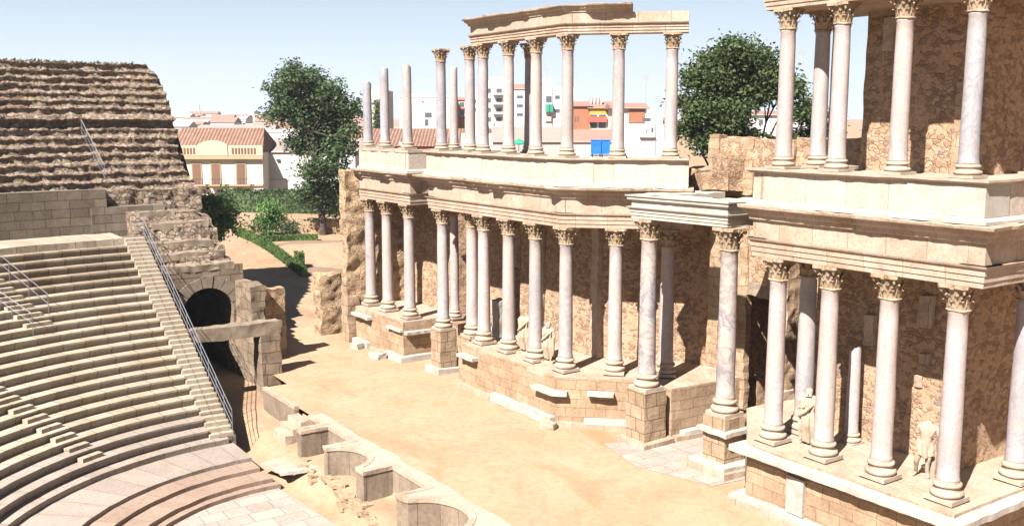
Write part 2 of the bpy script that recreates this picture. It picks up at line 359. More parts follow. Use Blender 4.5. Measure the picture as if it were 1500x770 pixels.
def sweep(mb, path, prof, seg=0.3, mod=None):
    """carry a closed profile [(out, z)] along a plan polyline; out is to the right of travel"""
    P = [Vector((p[0], p[1])) for p in path]; st = []
    for i, p in enumerate(P):
        din = (P[i] - P[i - 1]).normalized() if i > 0 else None
        dout = (P[i + 1] - P[i]).normalized() if i < len(P) - 1 else None
        nr = lambda d: Vector((d.y, -d.x))
        if din is None: m = nr(dout)
        elif dout is None: m = nr(din)
        else:
            m = (nr(din) + nr(dout)).normalized(); m = m / max(0.35, m.dot(nr(dout)))
        st.append((p, m))
        if dout is not None:
            L = (P[i + 1] - P[i]).length; k = max(1, int(L / seg))
            for q in range(1, k): st.append((P[i].lerp(P[i + 1], q / k), nr(dout), ))
    # straight stations share their segment's normal; reorder is already along the path
    rings = []; s_ = 0.0
    for k, (p, m) in enumerate(st):
        if k: s_ += (p - st[k - 1][0]).length
        ring = []
        for (o, z) in prof:
            if mod: o, z = mod(s_, o, z, p)
            ring.append((p.x + m.x * o, p.y + m.y * o, z))
        rings.append(ring)
    mb.loft(rings); return mb

# ------------------------------------------------------------------ terrain
def rise(x, y):
    d = math.hypot(x, y)
    return -0.06 + 2.3 * smooth01((y - 57) / 26) + 0.8 * smooth01((y - 82) / 28) + 9.0 * smooth01((d - 170) / 900)
def hground(x, y):
    z = rise(x, y)
    inner = -1.72 + 0.62 * smooth01((x - 13.7) / 1.3) + 0.05 * noise.noise(Vector((x * 0.9, y * 0.9, 0)))
    if x > 16.25: inner = -0.35
    w = 1 - smooth01((y - 43.4) / 0.8)
    lane = -1.0 if x < 17.4 else -0.06 - 0.9 * (1 - smooth01((x - 17.4) / 0.9))
    wl_ = (1 - smooth01((y - 62) / 3))
    z = z * (1 - wl_) + lane * wl_ if x < 18.4 else z
    z = inner * w + z * (1 - w)
    return z
def hit(px, py, start=20.0):                            # the ground seen at a photo point
    v = sight(px, py).normalized(); p = Vector((0, 0, CAM_H)) + v * start
    for _ in range(6000):
        p = p + v * 0.1
        if p.z < hground(p.x, p.y): break
    return p
def axis(bands):
    out = []
    for a, b, st in bands:
        n = max(1, int(round((b - a) / st)))
        out += [a + (b - a) * i / n for i in range(n)]
    return out + [bands[-1][1]]
mb = MB()
xs = axis([(-4000, -600, 425), (-600, -60, 60), (-60, -4, 8), (-4, 12, 2), (12, 20, 0.4), (20, 40, 1.5), (40, 120, 6), (120, 700, 50), (700, 5000, 430)])
ys = axis([(-600, -40, 80), (-40, 10, 10), (10, 42, 0.8), (42, 66, 0.6), (66, 120, 2), (120, 300, 12), (300, 1400, 60), (1400, 6000, 460)])
b = mb.add([(x, y, hground(x, y)) for y in ys for x in xs]); nx = len(xs)
for j in range(len(ys) - 1):
    for i in range(nx - 1):
        q = b + j * nx + i; mb.face([q, q + 1, q + nx + 1, q + nx])
tag(mb.build('ground', M['earth'], smooth=60, loc=(0, 0, 0), fix=False), kind='structure')

# ------------------------------------------------------------------ stage floor and its niched front
CY = 26.3
half = [(16.0, 40.1), None, (16.0, 38.6), (16.0, 37.17), (14.87, 37.17), (14.87, 36.7), (16.05, 36.7), (16.05, 34.52), (14.87, 34.52), (14.87, 34.22)]
half += [(14.55 + 1.33 * math.sin(R_(a)), 32.93 + 1.33 * math.cos(R_(a))) for a in range(20, 165, 12)]
half += [(14.87, 31.62), (14.87, 31.02), (16.05, 31.02), (16.05, 28.5), (14.87, 28.5), (14.87, 28.12)]
half += [(14.45 + 1.65 * math.sin(R_(a)), CY + 1.65 * math.cos(R_(a))) for a in range(18, 90, 12)]
full = [p for p in half if p] + [(14.45 + 1.65, CY)] + [(p[0], 2 * CY - p[1]) for p in half[::-1] if p]
outline = [(16.0, 44.0)] + full + [(16.0, 6.0)]
mb = MB(); poly = outline + [(34, 6.0), (34, 56), (17.6, 56), (17.2, 44.0)]
bb = mb.add([(x + 0.1 if x < 16.5 else x, y, 0.0) for x, y in poly]); mb.face([bb + i for i in range(len(poly))])
so = mb.build('stage_floor', M['sand'], loc=(20, 30, 0), fix=False)
so.data.flip_normals() if so.data.polygons[0].normal.z < 0 else None
tag(so, kind='structure')
front = thing('stage_front_wall', 'low niched stone wall along the front of the sandy stage', 'wall', (15.5, CY, -1))
seg1 = [(16.0, 44.0), (16.0, 40.1)]; i0 = outline.index((16.0, 38.6)); i1 = outline.index((16.0, round(2 * CY - 38.6, 6))) if (16.0, round(2 * CY - 38.6, 6)) in outline else len(outline) - 2
def chip(s, o, z, p):
    k = 0.035 * noise.noise(Vector((p.x * 2.1, p.y * 2.1, z * 3)))
    return o + k, z + k * 0.8
for pth in (seg1, outline[i0:i1 + 1]):
    mb = MB(); sweep(mb, pth, [(0, -1.5), (0, -0.12), (-0.18, -0.12), (-0.18, -1.5)], 0.25, chip); mb.build('wall', M['pulpitum'], front)
    mb = MB(); sweep(mb, pth, [(0.03, -0.12), (0.03, 0.035), (-0.21, 0.035), (-0.21, -0.12)], 0.25, chip); mb.build('coping', M['entab'], front)
mb = MB(); po = outline[i0:i1 + 1]; po = po + [(16.62 + 0.2 * noise.noise(Vector((0, y * 0.7, 4))), y) for y in [po[-1][1] + (po[0][1] - po[-1][1]) * k / 40 for k in range(41)]]
bb = mb.add([(x + 0.06 if x < 16.5 else x, y, 0.012) for x, y in po]); mb.face([bb + i for i in range(len(po))])
eo = mb.build('stage_edge_paving', M['edge'], loc=(16, 26, 0), fix=False)
if eo.data.polygons[0].normal.z < 0: eo.data.flip_normals()
tag(eo, kind='structure')
st = thing('stage_steps', 'worn stone steps leading up to the stage beside its niched front wall', 'steps', (15.2, 39.3, -1))
for k in range(3):
    mb = MB(); mb.box(14.95 + 0.36 * k, 16.15, 38.66, 40.04, -1.2, -0.75 + 0.25 * k); mb.build('step', M['entab'], st, cell=0.3, rough_=0.05)
mb = MB(); mb.prism([(24.2, 23.0), (27.5, 22.6), (30.2, 24.0), (30.2, 28.0), (26.2, 27.6), (24.0, 28.6), (23.3, 26.0)], -0.02, 0.02)
tag(mb.build('pavement', M['paving']), kind='structure')

# ------------------------------------------------------------------ orchestra and seating
OX, OY = 12.93, 28.69
mb = MB(); pts = [(OX + 8.9 * math.cos(R_(a)), OY + 8.9 * math.sin(R_(a))) for a in range(88, 273, 4)]
pts += [(13.4, 20.0), (13.75, 24.0), (13.85, 29.0), (13.55, 33.0), (13.3, 36.0)]
mb.prism(pts[::-1], -1.75, -1.64); tag(mb.build('orchestra_floor', M['paving']), kind='structure')
def ring_sector(mb, prof, xend, a1=222.0, step=2.0, jit=0.02, a0=None):
    rings = []
    n = int((a1 - 88) / step)
    for k in range(n + 1):
        ring = []
        for (r, z) in prof:
            th0 = math.degrees(math.acos(max(-1, min(1, (xend - OX) / r)))) if a0 is None else a0
            a = R_(th0 + (a1 - th0) * k / n)
            rr = r + jit * noise.noise(Vector((a * r * 1.3, r * 3, z))); zz = z + jit * 0.6 * noise.noise(Vector((a * r * 1.7, r, z * 3 + 7)))
            ring.append((OX + rr * math.cos(a), OY + rr * math.sin(a), zz))
        rings.append(ring)
    mb.loft(rings); return mb
ROW = lambda i: (11.525 + 0.611 * (i - 1), -0.389 + 0.325 * (i - 1))
bank = thing('seating_bank', 'curved bank of restored stone seat rows descending to the orchestra', 'seating', (OX, OY + 17, -1))
for i in range(1, 22):
    r, z = ROW(i); r2, z2 = ROW(i + 1); zb = z - 0.42
    mb = MB(); ring_sector(mb, [(r + 0.12, zb), (r + 0.09, z - 0.11), (r, z - 0.085), (r, z), (r2 + 0.12, z), (r2 + 0.12, zb)], 12.2, step=1.6)
    mb.build('seat_row', M['seat_pink'] if i < 3 else (M['seat'] if i < 17 else M['seat_old']), bank)
r, z = ROW(22); mb = MB(); ring_sector(mb, [(r, z - 0.42), (r, z), (r + 3.9, z + 0.03), (r + 3.9, z - 0.42)], 12.2, step=1.6, jit=0.06); mb.build('upper_walkway', M['seat'], bank)
mb = MB(); ring_sector(mb, [(11.1, -1.2), (11.05, -0.74), (11.6, -0.72), (11.6, -1.2)], 12.9, step=1.6); mb.build('kerb', M['seat_pink'], bank)
# radial flights of half-height steps
def radial(i0, i1, ang, width, mat):
    mb = MB()
    for i in range(i0, i1 + 1):
        r, z = ROW(i); r2, _ = ROW(i + 1); a = R_(ang(i)); da = width / r2
        ring = []
        for k in range(4):
            aa = a + da * k / 3
            ring.append([(OX + q * math.cos(aa), OY + q * math.sin(aa), zz) for q, zz in ((r2 - 0.31, z - 0.02), (r2 - 0.31, z + 0.16), (r2 + 0.02, z + 0.16), (r2 + 0.02, z - 0.02))])
        mb.loft(ring)
    return mb.build('stair_flight', mat, bank)
radial(1, 11, lambda i: 115.5 + 0.55 * (i - 1), 0.95, M['seat'])
radial(13, 21, lambda i: 106.2 + 0.30 * (i - 13), 1.15, M['seat'])
radial(1, 11, lambda i: 141.0 + 0.5 * (i - 1), 0.95, M['seat'])
# the straight flight along the end of the bank and the wall under it
mb = MB(); N = 43
y0 = OY + 11.35; y1 = OY + 24.4; z0 = -0.72; z1 = ROW(22)[1]
for k in range(N):
    ya = y0 + (y1 - y0) * k / N; zt = z0 + (z1 - z0) * (k + 1) / N
    mb.box(12.215, 13.2 + 0.02 * noise.noise(Vector((k * 1.7, 0, 0))), ya, ya + (y1 - y0) / N + 0.25, zt - 0.34, zt)
mb.build('stair_flight', M['seat'], bank, cell=0.5, rough_=0.012)
mb = MB(); bq = mb.add([(x, y, z) for x in (12.6, 13.28) for (y, z) in ((y0 - 0.05, -1.6), (y1 + 3, -1.6), (y1 + 3, z1 - 0.2), (y1, z1 - 0.12), (y0 - 0.05, z0 - 0.02))])
mb.face([bq + i for i in range(5)]); mb.face([bq + 5 + i for i in range(5)][::-1])
for i in range(5): j = (i + 1) % 5; mb.face([bq + i, bq + j, bq + 5 + j, bq + 5 + i])
mb.build('side_wall', M['granite_wall'], bank)
# the four low orchestra steps
orch = thing('orchestra_steps', 'wide rosy marble steps curving round the orchestra floor below the seats', 'steps', (OX, OY + 8, -1.65))
for (ra, rb, z, xe, m) in ((8.9, 11.5, -0.98, 13.1, 'seat_pink'), (8.0, 9.0, -1.14, 13.1, 'orch_step'), (7.05, 8.1, -1.31, 13.25, 'orch_step'), (6.75, 7.2, -1.48, 13.45, 'orch_step')):
    mb = MB(); ring_sector(mb, [(ra, z - 0.4), (ra, z), (rb, z + 0.01), (rb, z - 0.4)], xe, step=1.6, jit=0.03); mb.build('step', M[m], orch)
mb = MB(); mb.obox((13.95, 36.7, -1.25), (0.9, 1.5, 0.10), 0.25); tag(mb.build('marble_slab', M['edge'], cell=0.25, rough_=0.04), 'flat white marble slab lying on the ground at the end of the rosy orchestra steps', 'slab')
mb = MB(); mb.obox((14.3, 35.6, -1.15), (1.5, 0.35, 0.14), -0.2); tag(mb.build('marble_strip', M['slab'], cell=0.25, rough_=0.04), 'long narrow white marble strip on the dirt before the stage niches', 'slab')

# ------------------------------------------------------------------ retaining wall and the ruined upper seats
rw = thing('retaining_wall', 'dark granite block wall behind the top seat row', 'wall', (12, 56, 6))
mb = MB(); ring_sector(mb, [(27.3, 6.0), (27.3, 8.8), (28.2, 8.8), (28.2, 6.0)], 12.1, step=2.0, jit=0.05); mb.build('wall', M['granite_wall'], rw)
mb = MB(); ring_sector(mb, [(27.22, 5.6), (27.22, 7.85), (28.3, 7.85), (28.3, 5.6)], 15.1, 93.5, step=0.6, jit=0.05); mb.build('wall', M['granite_wall'], rw, label='lower end of the granite wall')

def stones(p, a):                                       # lumpy stone relief
    d, _ = noise.voronoi(p * a); return min(1.0, (d[1] - d[0]) * 1.6)
def rough_surface(name, mat, section, us, ts, amp, parent=None, fine=1.6, thin=1.0):
    """section(u, t) -> point on a ruined mass; pushed about by noise and stones"""
    nu, nt = len(us), len(ts); mb = MB(); rings = []
    P = [[Vector(section(u, t)) for t in ts] for u in us]
    for a in range(nu):
        ring = []
        for c in range(nt):
            p = P[a][c]
            t1 = P[a][min(c + 1, nt - 1)] - P[a][max(c - 1, 0)]; t2 = P[min(a + 1, nu - 1)][c] - P[max(a - 1, 0)][c]
            nrm = t1.cross(t2)
            nrm = nrm.normalized() if nrm.length > 1e-9 else Vector((0, 0, 1))
            k = (stones(p, fine) - 0.45) * 0.55 + noise.fractal(p * 0.8, 0.9, 2.1, 4) * 0.55 + (stones(p + Vector((3, 1, 0)), fine * 0.42) - 0.5) * 0.6
            sk = noise.noise_vector(p * 1.3) * 0.35
            ring.append(p + (nrm * k + sk) * amp)
        rings.append(ring)
    mb.loft(rings, caps=True, closed=True)
    return mb.build(name, mat, parent, smooth=45)
def resample(pts, n):
    L = [0]
    for a, c in zip(pts, pts[1:]): L.append(L[-1] + math.dist(a, c))
    out = []; k = 0
    for i in range(n):
        d = L[-1] * i / (n - 1)
        while k < len(L) - 2 and L[k + 1] < d: k += 1
        f = (d - L[k]) / max(1e-9, L[k + 1] - L[k]); out.append((pts[k][0] + (pts[k + 1][0] - pts[k][0]) * f, pts[k][1] + (pts[k + 1][1] - pts[k][1]) * f))
    return out
prof = [(27.95, 5.5), (28.0, 8.7)]; r, z = 28.0, 8.7
for k in range(7): prof += [(r + 0.42, z + 0.02), (r + 0.57, z + 0.07), (r + 0.6, z + 0.26), (r + 0.5, z + 0.36), (r + 0.53, z + 0.47)]; r += 0.56; z += 0.47
prof += [(r + 0.7, z), (r + 0.75, z + 0.3), (r + 0.25, z + 0.5), (r + 0.4, z + 0.75)]; r += 0.5; z += 0.75
for k in range(7): prof += [(r + 0.42, z + 0.02), (r + 0.57, z + 0.07), (r + 0.6, z + 0.25), (r + 0.5, z + 0.34), (r + 0.53, z + 0.45)]; r += 0.56; z += 0.45
dense = resample(prof, 250); top = (r, z)
ring_prof = dense + [(r + 0.9, z + 0.02), (r + 1.9, z - 0.1), (r + 2.2, 4.0), (30, 4.0)]
def ruin_pt(u, t):
    rr, zz = ring_prof[t]
    xe = 17.25 - 0.45 * math.exp(-((zz - 10.4) / 1.0) ** 2) - 0.5 * smooth01((zz - 14.9) / 0.8) + 0.5 * noise.noise(Vector((zz * 0.9, rr * 0.4, 3)))
    th0 = math.degrees(math.acos((xe - OX) / rr)); th1 = 128.0
    a = R_(th0 + (th1 - th0) * u); zz += 0.09 * noise.noise(Vector((a * 26, rr * 0.35, 1))) + 0.05 * noise.noise(Vector((a * 90, rr * 0.8, 5))); rr += 0.12 * noise.noise(Vector((a * 40, zz * 1.1, 9))); return (OX + rr * math.cos(a), OY + rr * math.sin(a), zz)
ruin = thing('ruined_upper_seats', 'tall brown ruined tiers of eroded upper seating at the left', 'ruin', (12, 60, 5.5))
rough_surface('concrete_core', M['ruin'], lambda u, t: ruin_pt(u, t), [i / 300 for i in range(301)], list(range(len(ring_prof))), 0.12, ruin, 4.0)
mb = MB()                                                # dry grass and plants along the crest
for k in range(900):
    a = R_(rnd.uniform(85, 112)); rr = top[0] + rnd.uniform(-0.25, 0.9); c = Vector((OX + rr * math.cos(a), OY + rr * math.sin(a), top[1] - 0.12 + rnd.uniform(0, 0.16)))
    if c.x > 16.4: continue
    d = Vector((rnd.uniform(-1, 1), rnd.uniform(-1, 1), rnd.uniform(0.3, 1.2))).normalized() * rnd.uniform(0.08, 0.2); s_ = Vector((rnd.uniform(-1, 1), rnd.uniform(-1, 1), 0)).normalized() * 0.07
    q = mb.add([c - s_, c + s_, c + d + s_ * 0.4, c + d - s_ * 0.4]); mb.face([q, q + 1, q + 2, q + 3])
tag(mb.build('crest_weeds', M['dry'], fix=False), 'dry weeds growing along the crest of the ruined upper seats', 'weeds', kind='stuff')

# ------------------------------------------------------------------ arched entrance under the ruin
aw = thing('arched_entrance', 'dark round arched entrance tunnel in ruined masonry beside the stairs', 'archway', (15.7, 51, -1))
AX, AR, SP, TOP, FY = 15.75, 1.36, 2.45, 4.75, 51.0
n = 20
def arch_pts(r_, x0=AX): return [(x0 + r_ * math.cos(math.pi * i / n), SP + r_ * math.sin(math.pi * i / n)) for i in range(n + 1)]
mb = MB()
inner = arch_pts(AR + 0.58)
for i in range(n):                                       # face above the ring of voussoirs
    (xa, za), (xb, zb) = inner[i], inner[i + 1]
    q = mb.add([(xa, FY, za), (xb, FY, zb), (xb, FY, TOP + 0.2), (xa, FY, TOP + 0.2)]); mb.face([q, q + 1, q + 2, q + 3])
mb.box(AX + AR, AX + AR + 0.6, FY + 0.002, FY + 1.5, -1.2, SP); mb.box(13.0, AX - AR, FY + 0.002, FY + 1.5, -1.2, SP)
mb.box(13.0, AX - AR - 0.58, FY + 0.002, FY + 1.2, SP, TOP + 0.2)
mb.build('front_wall', M['old_block'], aw, fix=False)
for i in range(9):                                       # each wedge stone is a part
    a0, a1 = math.pi * i / 9 + 0.012, math.pi * (i + 1) / 9 - 0.012; ro = AR + 0.58 + rnd.uniform(-0.03, 0.1)
    mb = MB(); rings = []
    for y in (FY - 0.05 - rnd.uniform(0, 0.05), FY + 0.7):
        rings.append([(AX + q * math.cos(a), y, SP + q * math.sin(a)) for a, q in ((a0, AR), ((a0 + a1) / 2, AR), (a1, AR), (a1, ro), ((a0 + a1) / 2, ro), (a0, ro))])
    mb.loft(rings); mb.build('wedge_stone', M['lintel'], aw)
mb = MB(); rings = []
for y in (FY + 0.6, FY + 11):                            # the vault going back into the dark
    rings.append([(AX + AR, y, -1.2)] + [(x, y, z) for x, z in arch_pts(AR + 0.01)] + [(AX - AR, y, -1.2)])
mb.loft(rings, caps=False, closed=False)
q = mb.add(rings[-1]); mb.face([q + i for i in range(len(rings[-1]))]); mb.build('vault', M['granite_wall'], aw, fix=False)
def crown_pt(prof_):
    def f(u, t): y, z = prof_[t]; return (13.05 + 4.35 * u, y, z - 0.35 * smooth01((u - 0.75) * 4))
    return f
cp = resample([(51.05, 4.3), (51.1, 4.95), (51.9, 5.05), (52.0, 5.45), (52.9, 5.55), (53.0, 5.95), (53.9, 6.1), (54.1, 6.9), (55.0, 7.0), (55.1, 7.35), (56.2, 7.5)], 70) + [(57.5, 7.5), (57.5, 4.3)]
rough_surface('ruined_crown', M['ruin'], crown_pt(cp), [i / 60 for i in range(61)], list(range(len(cp))), 0.15, aw, 2.6)
for (x0_, x1_, ya_, za_, th_, dp_) in ((13.5, 17.2, 50.98, 4.72, 0.34, 0.95), (13.5, 17.0, 51.95, 5.2, 0.36, 0.9), (13.6, 16.8, 52.95, 5.72, 0.36, 0.9), (13.9, 16.9, 54.05, 6.66, 0.34, 0.9), (13.6, 15.4, 55.05, 7.12, 0.42, 1.0), (15.45, 16.7, 55.1, 7.1, 0.4, 1.0)):
    mb = MB(); mb.box(x0_, x1_, ya_, ya_ + dp_, za_, za_ + th_); mb.build('ledge_slab', M['lintel'], aw, cell=0.2, rough_=0.06, smooth=40)
mb = MB(); mb.box(17.15, 17.9, 48.3, 52.4, -1.2, 4.1); tag(mb.build('jamb_wall', M['old_block'], cell=0.25, rough_=0.09, smooth=35), 'rough stone side wall right of the dark arched entrance', 'wall')
mb = MB(); mb.box(16.75, 17.75, 46.1, 47.1, -1.2, 2.0); tag(mb.build('gate_pillar', M['old_block'], cell=0.22, rough_=0.06, smooth=35), 'block pillar holding the right end of the stone beam', 'pillar')
mb = MB(); mb.box(12.9, 17.85, 46.2, 46.95, 2.02, 2.66); tag(mb.build('stone_beam', M['lintel'], cell=0.22, rough_=0.05, smooth=35), 'long horizontal granite beam spanning in front of the arched entrance', 'beam')
mb = MB(); mb.box(18.15, 19.25, 49.2, 50.0, -0.6, 3.75); tag(mb.build('broken_pillar', M['rubble_end'], cell=0.22, rough_=0.1, smooth=35), 'free standing broken rubble pillar at the far corner of the stage', 'pillar')
mb = MB(); mb.box(22.9, 24.3, 53.0, 54.0, -0.6, 3.55); tag(mb.build('rubble_stub', M['rubble_end'], cell=0.25, rough_=0.12, smooth=35), 'short freestanding rubble wall stub left of the columned facade, by the path', 'wall')

# ------------------------------------------------------------------ handrails
def railing(label, pts, up=0.95, gap=1.6, rows=(1.0, 0.55), name='handrail'):
    o = thing(name, label, 'handrail', pts[0]); P = [Vector(p) for p in pts]
    for f in rows:
        mb = MB(); mb.tube([p + Vector((0, 0, up * f)) for p in P], 0.02 if f == 1.0 else 0.014, 6); mb.build('rail', M['metal'], o, smooth=60)
    L = sum((b_ - a_).length for a_, b_ in zip(P, P[1:])); n = max(2, int(L / gap) + 1)
    acc = [0]
    for a_, b_ in zip(P, P[1:]): acc.append(acc[-1] + (b_ - a_).length)
    for i in range(n):
        d = L * i / (n - 1); k = 0
        while k < len(P) - 2 and acc[k + 1] < d: k += 1
        p = P[k].lerp(P[k + 1], (d - acc[k]) / max(1e-6, acc[k + 1] - acc[k]))
        mb = MB(); mb.tube([p, p + Vector((0, 0, up))], 0.017, 6); mb.build('post', M['metal'], o, smooth=60)
railing('long galvanised handrail down the outer edge of the end stairs', [(13.22, y0 + 0.15, z0 + 0.1), (13.22, y1, z1), (13.1, y1 + 1.0, z1)], 0.95, 1.1, (1.0, 0.66, 0.33))
def rp(i, a, dz=0.0): r, z = ROW(i); return (OX + (r + 0.2) * math.cos(R_(a)), OY + (r + 0.2) * math.sin(R_(a)), z + dz)
railing('galvanised handrail on the right side of the upper seat stairs at the left edge', [rp(14, 105.8), rp(22, 108.4)], 0.95, 1.2)
railing('galvanised handrail on the left side of the upper seat stairs at the left edge', [rp(12.3, 109.6), rp(21, 113.4)], 0.95, 1.2)
def ru(rr, a, z): return (OX + rr * math.cos(R_(a)), OY + rr * math.sin(R_(a)), z)
railing('steep galvanised handrail climbing the ruined upper seats', [ru(28.8, 91.0, 9.1), ru(31.2, 92.0, 11.6)], 0.9, 1.3, (1.0, 0.6, 0.2))

# ------------------------------------------------------------------ the columned stage building
def podium_slab(parent, pts, z, th, out, mat='slab'):
    mb = MB(); sweep(mb, pts, [(out, z), (out, z + th), (-0.5, z + th), (-0.5, z)], 0.22, lambda s, o, zz, p: (o + (0.06 * noise.noise(Vector((p.x * 2.3, p.y * 2.3, 5))) if o > 0 else 0), zz + 0.02 * noise.noise(Vector((p.y * 3, p.x * 3, zz)))))
    return mb.build('cornice_slab', M[mat], parent)
ZF = 2.05
def podium(name, label, poly, slabs, bases, mat='podium'):
    o = thing(name, label, 'podium', (poly[0][0], poly[0][1], 0))
    mb = MB(); mb.prism(poly, -0.3, ZF); mb.build('block_wall', M[mat], o, cell=0.32, rough_=0.022)
    mb = MB(); mb.prism(poly, ZF - 0.2, ZF + 0.03); mb.build('top_paving', M['entab'], o, cell=0.5, rough_=0.008)
    for pts, z, th, out in slabs: podium_slab(o, pts, z, th, out)
    for pts, z, th, out, m in bases:
        mb = MB(); sweep(mb, pts, [(out, z), (out, z + th), (-0.2, z + th), (-0.2, z)], 0.25, lambda s, q, zz, p: (q + (0.09 * noise.noise(Vector((p.x * 1.6, p.y * 1.6, 1))) if q > 0 else 0), zz + 0.025 * noise.noise(Vector((p.y * 2, p.x * 2, zz * 2)))))
        mb.build('plinth_course', M[m], o)
    return o
podium('podium', 'tan block podium under the farthest columns, beside the ragged end wall', [(23.9, 50.4), (23.9, 44.75), (29, 44.75), (29, 50.4)],
       [([(23.9, 50.3), (23.9, 48.3)], 1.62, 0.16, 0.32), ([(23.9, 46.3), (23.9, 44.75)], 1.55, 0.14, 0.18), ([(23.95, 44.78), (25.7, 44.78)], 1.42, 0.16, 0.34)],
       [([(23.9, 50.2), (23.9, 48.5)], -0.1, 0.42, 0.32, 'slab'), ([(23.9, 48.4), (23.9, 46.4)], -0.1, 0.25, 0.22, 'entab'), ([(23.9, 46.4), (23.9, 44.75), (25.9, 44.75)], -0.1, 0.4, 0.3, 'slab')])
podium('podium', 'tan block podium with bent corner under the middle row of columns', [(23.9, 38.95), (23.9, 31.6), (26.45, 29.05), (26.45, 27.45), (30.5, 27.2), (30.5, 34), (29, 38.95)],
       [([(23.9, 38.9), (23.9, 37.5)], 1.5, 0.16, 0.34), ([(23.9, 32.9), (23.9, 31.6), (24.25, 31.25)], 1.32, 0.16, 0.34), ([(24.85, 30.65), (25.6, 29.9)], 1.38, 0.15, 0.34)],
       [([(23.9, 38.9), (23.9, 36.2)], -0.1, 0.3, 0.26, 'entab'), ([(23.9, 36.1), (23.9, 31.6)], 0.02, 0.36, 0.3, 'slab'), ([(23.95, 31.55), (26.4, 29.1)], -0.1, 0.3, 0.3, 'entab'), ([(24.75, 30.75), (26.2, 29.3)], 0.2, 0.2, 0.28, 'slab'), ([(26.5, 27.45), (28.9, 27.3)], -0.1, 0.3, 0.34, 'entab'), ([(26.9, 27.42), (28.7, 27.3)], 0.2, 0.16, 0.3, 'slab')])
podium('podium', 'near tan block podium with continuous white cornice carrying the two best statues', [(23.95, 21.3), (23.95, 14.05), (31, 14.05), (31, 24.0), (26.9, 24.0)],
       [([(26.2, 21.32), (23.95, 21.32), (23.95, 14.05), (29.8, 14.05)], 1.8, 0.19, 0.4)],
       [([(25.6, 21.32), (23.95, 21.32), (23.95, 14.05), (29.5, 14.05)], -0.1, 0.32, 0.42, 'entab'), ([(24.8, 21.34), (23.95, 21.34), (23.95, 14.05), (27.5, 14.05)], 0.2, 0.12, 0.36, 'slab')])
mb = MB(); mb.box(23.84, 23.97, 18.9, 19.55, 0.35, 1.55); tag(mb.build('inscribed_slab', M['slab'], cell=0.2, rough_=0.02), 'upright white marble slab set against the near podium wall', 'slab')

# ---- columns
def leaf_strip(mb, a, r0, z0, h, wid, out):
    ca, sa = math.cos(a), math.sin(a); rows = []
    for k, (t, o, w) in enumerate(((0, 0.0, 1.0), (0.4, 0.10, 1.05), (0.72, 0.28, 0.95), (0.92, 0.75, 0.7), (1.0, 1.0, 0.4), (0.88, 1.12, 0.2))):
        row = []
        for q in (-1, -0.45, 0, 0.45, 1):
            rr = r0 + out * o + (0.16 * wid if q == 0 else (0.0 if abs(q) == 1 else 0.03 * wid)); lat = q * wid * w * 0.5
            row.append((ca * rr - sa * lat, sa * rr + ca * lat, z0 + h * t))
        rows.append(row)
    b0 = mb.add([p for r_ in rows for p in r_])
    for k in range(5):
        for i in range(4): q = b0 + k * 5 + i; mb.face([q, q + 1, q + 6, q + 5])
_cap = {}
def capital_mesh(r, H):
    key = (round(r, 3), round(H, 3))
    if key in _cap: return _cap[key]
    mb = MB()
    mb.lathe([(r * 1.02, 0), (r * 1.16, 0.0), (r * 1.2, 0.03 * H), (r * 1.14, 0.06 * H), (r * 0.98, 0.08 * H), (r * 0.98, 0.45 * H), (r * 1.05, 0.65 * H), (r * 1.25, 0.84 * H), (r * 1.3, 0.88 * H), (0.01, 0.88 * H)], 20)
    for k in range(8): leaf_strip(mb, k * math.pi / 4, r * 1.0, 0.07 * H, 0.36 * H, r * 0.74, r * 0.42)
    for k in range(8): leaf_strip(mb, (k + 0.5) * math.pi / 4, r * 1.02, 0.2 * H, 0.46 * H, r * 0.7, r * 0.5)
    for k in range(4):
        a = (k + 0.5) * math.pi / 2; ca, sa = math.cos(a), math.sin(a)
        pts = []; rr = []
        for t in range(11):                              # stalk that ends in a curled volute
            if t < 5: q = t / 4; d = r * (1.08 + 0.62 * q * q); zz = H * (0.5 + 0.36 * q)
            else: an = (t - 4) * 0.95; d = r * 1.70 + 0.14 * r * math.sin(an) * (1.2 - t * 0.05); zz = H * 0.86 - 0.12 * H * (1 - math.cos(an)) * 0.6
            pts.append((ca * d, sa * d, zz)); rr.append(r * (0.12 if t < 8 else 0.09))
        mb.tube(pts, rr, 6)
        a2 = k * math.pi / 2
        mb.obox((math.cos(a2) * r * 1.36, math.sin(a2) * r * 1.36, H * 0.92), (r * 0.3, r * 0.42, H * 0.17), a2)
    poly = []
    for k in range(4):                                   # abacus with hollow sides and cut corners
        a = (k + 0.5) * math.pi / 2; d = r * 2.06
        for s_ in (-0.11, 0.11): poly.append((math.cos(a + s_) * d, math.sin(a + s_) * d))
        am = a + math.pi / 4
        for s_ in (-0.36, 0, 0.36): poly.append((math.cos(am + s_) * r * (1.42 if s_ == 0 else 1.52), math.sin(am + s_) * r * (1.42 if s_ == 0 else 1.52)))
    mb.prism(poly, 0.88 * H, H)
    for p in mb.v: p += noise.noise_vector(p * (2.2 / r)) * r * 0.07
    _cap[key] = mb; return mb
_me = {}
def part(key, name, parent, maker, mat):
    if key in _me:
        o = bpy.data.objects.new(name, _me[key]); link(o); o.parent = parent
    else:
        mb, sm = maker(); o = mb.build(name, mat, parent, smooth=sm, loc=(0, 0, 0)); _me[key] = o.data
    if o.data.materials[0] is not mat:
        o.material_slots[0].link = 'OBJECT'; o.material_slots[0].material = mat
    return o
